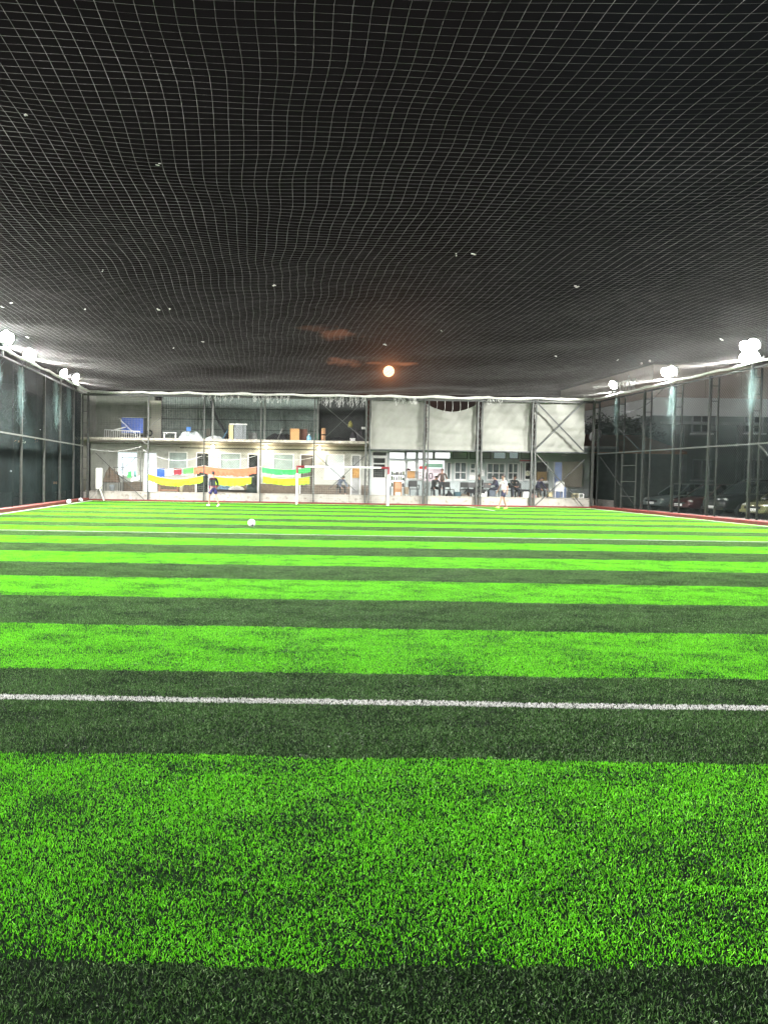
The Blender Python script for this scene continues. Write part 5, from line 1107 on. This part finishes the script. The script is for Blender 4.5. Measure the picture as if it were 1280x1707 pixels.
    if shirt:
        n_ = [(P - up * .03, (.158, .132)), (waist, (.150, .122)), (chest, (.165, .122)), (sh + up * .0, (.115, .09)), (neck - up * .035, .066)]; e_ = [(0, 1), (1, 2), (2, 3), (3, 4)]
        for s in (1, -1):
            k = len(n_); n_ += [(J['sh', s], .070), (J['sh', s].lerp(J['el', s], .62), .062)]; e_ += [(3, k), (k, k + 1)]
            if sleeves == 'long': n_ += [(J['el', s], .052), (J['wr', s], .038)]; e_ += [(k + 1, k + 2), (k + 2, k + 3)]
        skinmesh('shirt', n_, e_, shirt, t)
        if hood: mbo(MB().ball(neck - fd * .05 + up * .01, .085, 8, (1, 1.1, .8)), 'hood', shirt)
    if legs:
        n_ = [(P + up * .03, (.140, .112)), (P - up * .05, (.15, .12))]; e_ = [(0, 1)]
        for s in (1, -1):
            k = len(n_); n_ += [(J['hip', s], .122), (J['hip', s].lerp(J['kn', s], .45), .112), (J['hip', s].lerp(J['kn', s], .78), .102)]; e_ += [(1, k), (k, k + 1), (k + 1, k + 2)]
            if leglen == 'long': n_ += [(J['kn', s], .07), (J['kn', s].lerp(J['an', s], .5), .062), (J['an', s] + V3((0, 0, .02)), .052)]; e_ += [(k + 2, k + 3), (k + 3, k + 4), (k + 4, k + 5)]
        skinmesh('shorts' if leglen == 'short' else 'trousers', n_, e_, legs, t)
    for s in (1, -1): skinmesh('shoe', [(J['heel', s], (.040, .038)), (J['heel', s].lerp(J['toe', s], .45), (.046, .036)), (J['toe', s], (.042, .028))], [(0, 1), (1, 2)], shoe, t)
    t.scale = (scale,) * 3; low = min(J['toe', 1].z, J['toe', -1].z, J['heel', 1].z, J['heel', -1].z) - .034
    t.location = (loc[0], loc[1], loc[2] - low * scale); t.rotation_euler = (0, 0, rz); return t
def banded(name, bands):
    """cloth dyed in horizontal bands, by height on the garment"""
    m = bpy.data.materials.new(name); m.use_nodes = True; t = m.node_tree; p = t.nodes['Principled BSDF']; tcn = N(t, 'ShaderNodeTexCoord'); s_ = N(t, 'ShaderNodeSeparateXYZ'); t.links.new(tcn.outputs['Object'], s_.inputs[0])
    r = N(t, 'ShaderNodeValToRGB'); r.color_ramp.interpolation = 'CONSTANT'; t.links.new(math_(t, 'DIVIDE', s_.outputs[2], 2.0), r.inputs[0]); e = r.color_ramp.elements
    while len(e) < len(bands): e.new(.5)
    for el, (z, c_) in zip(e, bands): el.position = z / 2; el.color = (*c_, 1)
    t.links.new(r.outputs[0], p.inputs['Base Color']); p.inputs['Roughness'].default_value = .85; return m
stripe = banded('striped_jersey', [(0, (.15, .025, .05)), (1.02, (.022, .033, .040)), (1.30, (.03, .004, .008))])
navy = mat('navy_cloth', (.018, .018, .085), .8, .2, 10, .2); navyd = mat('dark_navy_cloth', (.018, .02, .045), .8, .2, 10, .2); wsh = mat('white_shirt', (.50, .47, .48), .8, .06, 10, .3)
palesk = mat('pale_skin', (.235, .145, .105), .55, .08, 12)
def hx(px, py, z=0):   # ground point seen at a pixel
    v = ray(px, py); return EYE + v * ((z - 1.5) / v.z)
g1 = hx(355.5, 845.2); g2 = hx(838.5, 849.6)
person('player in a maroon and grey banded long top and navy shorts, walking away left', (g1.x, g1.y, 0), R(132), thigh=(.38, -.22), shin=(.02, -.50), foot=(-.05, -.5), arm=(-.32, .30), fore=(-.1, .75), spread=(.12, .2), scale=.945, shirt=stripe, sleeves='long', legs=navy, shoe=white, lean=.06, skinm=palesk)
person('player in a white T-shirt and dark navy shorts walking left in yellow boots', (g2.x, g2.y, 0), R(188), thigh=(.42, -.22), shin=(.30, -.34), foot=(.12, -.25), arm=(-.30, .25), fore=(.10, .5), spread=(.10, .06), scale=1.0, shirt=wsh, sleeves='short', legs=navyd, shoe=mat('yellow_boot', (.62, .70, .12), .5), skinm=palesk, head=.12)
blk = mat('black_jacket', (.018, .021, .022), .8, .3, 8, .3); brn = mat('brown_shirt', (.085, .06, .05), .85, .2, 8, .2); jean = mat('dark_trousers', (.02, .024, .035), .85, .2, 8, .2); blu = mat('blue_grey_jacket', (.10, .13, .20), .8, .2, 8, .3)
zs_ = zs
person('standing man in a brown shirt and dark trousers beside the pink poster', (WX(737, YS + 1.2), YS + 1.2, zs_), R(-110), thigh=(.05, -.05), shin=(0, 0), arm=(.15, .25), fore=(1.6, .4), spread=(.12, .10), scale=.94, shirt=brn, sleeves='long', legs=jean, leglen='long', shoe=white, lean=.04)
def seated(label, px, Y, rz, shirt, legs, lean=.35, head=.35, fore=(.9, .9), arm=(.45, .45), z=zs_, stool=True, seat_lab='', **kw):
    x = WX(px, Y, 810); p = person(label, (x, Y, z), rz, hips=(0, 0, .50), lean=lean, thigh=(1.45, 1.4), shin=(.05, -.05), arm=arm, fore=fore, spread=(.06, .06), head=head, shirt=shirt, sleeves='long', legs=legs, leglen='long', knee_spread=.08, scale=.96, **kw)
    if stool:
        t = thing('stool', seat_lab, 'stool', (0, 0, 0)); MB().lathe((0, 0, .36), [(.17, 0), (.17, .035)], 16).build('seat', steel, t)
        for k in range(4): a = math.pi / 4 + k * math.pi / 2; MB().bar((.16 * math.cos(a), .16 * math.sin(a), 0), (.11 * math.cos(a), .11 * math.sin(a), .36), .03).build('leg', steel, t)
        t.location = (x, Y, z)
    return p
seated('man in a blue-grey jacket crouched on a stool behind the goal', 564, YS + .5, R(-60), blu, blk, lean=.75, head=.3, seat_lab='stool under the man in the blue-grey jacket')
seated('dark-clothed person crouched beside the standing man', 722, YS, R(-75), blk, blk, lean=.55, head=.35, seat_lab='stool under the person crouched beside the standing man')
seated('person in black seen from behind at the round table', 800, YS + 1.0, R(100), blk, blk, lean=.15, head=.2, seat_lab='stool under the person seen from behind')
seated('man in dark clothes bent over a phone, facing left', 829, YS + .1, R(180), navyd, jean, lean=.25, head=.55, fore=(1.7, 1.7), seat_lab='stool under the man bent over a phone')
seated('broad man in a black jacket facing the pitch with folded hands', 856, YS, R(-90), blk, jean, lean=.22, head=.3, fore=(1.3, 1.3), fore_in=(-.15, -.15), seat_lab='stool under the broad man in the black jacket')
seated('person in a dark hood leaning forward below the carton window', 894, YS + .3, R(-60), navyd, blk, lean=.5, head=.4, hood=True, seat_lab='stool under the hooded person')
pq = W(822.5, 812, YS + .1); t = thing('phone', 'small dark phone held by the man facing left', 'phone', pq); MB().box(pq, (.012, .075, .15), ry=-.7).build('case', blackcl, t, bevel=.004)

# ------------------------------------------------------------------ gauze strands added as the light streaks under the lamps, scraps caught in the net
gauze = mat('streak_gauze', (.045, .085, .082), .7, .4, 4)
def streak_net(label, x, y, side, wd, ln, seed):
    r_ = random.Random(seed); segs = []
    for i in range(int(80 * wd / .5)):
        yy = y + r_.choice((-.35, -.1, 0, .3)) * wd + r_.gauss(0, wd * .22); L = ln * (r_.random() ** .7) * (1 - .5 * min(1, abs(yy - y) / wd)); z = HT - .15 - r_.random() * .2; xx = x; k = 5
        for j in range(k):
            a = (xx, yy, z); xx = x + r_.uniform(-.05, .05); yy += r_.gauss(0, .05); z -= L / k; segs.append((a, (xx, yy, z)))
        segs.append(((xx, yy, z), (xx, yy + r_.uniform(-.6, .6), z + r_.uniform(-.5, .9))))
    o = tag(strands('light_streak_fold', segs, gauze, .0035), label, 'net'); o['kind'] = 'stuff'
for y, wd, ln, lb in ((31.1, .55, 2.6, 'teal fold of gauze added as the light streak under the left lamps, second from the frame edge'), (36.4, .6, 2.3, 'teal fold of gauze added as the light streak under the second lamp from the far left corner'), (38.8, .5, 1.8, 'faint teal fold of gauze added as the light streak under the lamp nearest the far left corner'), (28.3, .5, 1.5, 'faint teal fold of gauze added as the light streak at the left frame edge')):
    streak_net(lb, XL - .40, y, -1, wd, ln, int(y * 10))
for y, wd, ln, lb in ((39.6, .6, 1.7, 'teal fold of gauze added as the light streak under the lamp nearest the far right corner'), (34.2, .6, 2.2, 'teal fold of gauze added as the light streak under the middle lamp of the right fence'), (28.6, .7, 1.6, 'pale fold of gauze added as the light streak under the brightest floodlight cluster')):
    streak_net(lb, XR + .24, y, 1, wd * .45, ln * 1.1, int(y * 10))
r_ = random.Random(9); sc = MB()
for px, py in ((42, 190), (284, 515), (143, 515), (263, 516), (3, 511), (18, 505), (337, 569), (290, 580), (45, 562), (787, 424), (760, 424), (963, 478), (262, 273), (172, 451), (456, 475), (1200, 566), (1030, 600), (925, 594), (735, 551), (640, 575), (520, 690)):
    v = ray(px, py)
    if v.z <= .02 or py > 640: continue
    q = EYE + v * ((HT - .12 - EYE.z) / v.z); L = r_.uniform(.012, .03) * (1 + q.y / 25); a = r_.uniform(0, 3.1)
    for k in range(3): sc.box(q + Vector((k * L * .6 * math.cos(a), k * L * .6 * math.sin(a), r_.uniform(-.02, .02))), (L, L * .5, L * .35), rz=a + r_.uniform(-.5, .5), rx=r_.uniform(-.6, .6))
sv(tag(sc.build('litter', mat('pale_scrap', (.6, .6, .55), .8)), 'small pale scraps caught here and there in the ceiling net', 'litter'), kind='stuff')
# curved dark rib put in for a shadow on the upper deck wall
P = [W(352 + 34 * (i / 10) ** 1.6, 664 + 70 * i / 10, YF + 2.2) for i in range(11)]
tag(MB().tube(P, .09, 6).build('shadow_arc', steel_dark), 'dark curved rib put in for the diagonal shadow on the corrugated upstairs wall', 'arc')

# dark chairs and stored things that fill the tea terrace and the upper deck
dk = mat('dark_leather', (.04, .04, .042), .4)
for px, dy, rz, lb in ((748, .3, .4, 'dark chair between the standing man and the teal tub'), (773, .6, -.3, 'dark chair left of the round table, turned towards it'), (789, -.2, .1, 'dark chair in front of the round table, seen from its back'), (813, .5, 2.6, 'dark chair behind the dark blue tub'), (846, .5, -.2, 'dark chair behind the white-shirted player'), (868, .2, .5, 'dark chair left of the box below the clock'), (906, .5, -.4, 'dark chair under the carton window, right of the olive bundle')):
    ladderback_chair(lb, px, YS + dy, zs, dk, blackcl, rz, .46, .86, group=None)
crate_thing('carton', 'flat grey carton upstairs between the radiator and the slim post', 'box', 414, 722, 429, 733, YD + .5, .4, mat('grey_carton', (.16, .17, .16), .8))
crate_thing('carton', 'tall dark carton upstairs right of the slim post', 'box', 344, 715, 351, 733, YD + .9, .4, mat('dim_carton', (.08, .075, .06), .8))
crate_thing('crate', 'open green crate upstairs left of the tan roll', 'crate', 525, 723, 532, 733.5, YD + .1, .3, mat('green_crate', (.03, .10, .06), .6), None, False)
MB().tube([W(463, 732, YD), W(470, 716, YD), W(474, 714, YD)], .03, 6).build('pipe', steel_lite); tag(bpy.data.objects['pipe.001'], 'short pale pipe sticking out of the black heap upstairs', 'pipe')
heap('dark_junk_pile', 'black heap left of the radiator upstairs', 'junk', 371, 382, YD + .3, UD, .42, blackcl, 35, .5)
heap('dark_junk_pile', 'low dark heap behind the white cot side upstairs', 'junk', 192, 246, YD + .9, UD, .5, blackcl, 36, .6)
# ------------------------------------------------------------------ thin haze added to give the lamps a soft halo
hz = MB().bb(-60, 90, -15, 95, -1.5, 14).build('haze', bpy.data.materials.new('halo_haze')); hz['kind'] = 'stuff'
hm = hz.data.materials[0]; hm.use_nodes = True; hm.node_tree.nodes.clear(); vp = N(hm.node_tree, 'ShaderNodeVolumePrincipled'); ho = N(hm.node_tree, 'ShaderNodeOutputMaterial'); hm.node_tree.links.new(vp.outputs[0], ho.inputs['Volume'])
vp.inputs['Color'].default_value = (.9, .92, .92, 1); vp.inputs['Density'].default_value = .00007; vp.inputs['Anisotropy'].default_value = .93
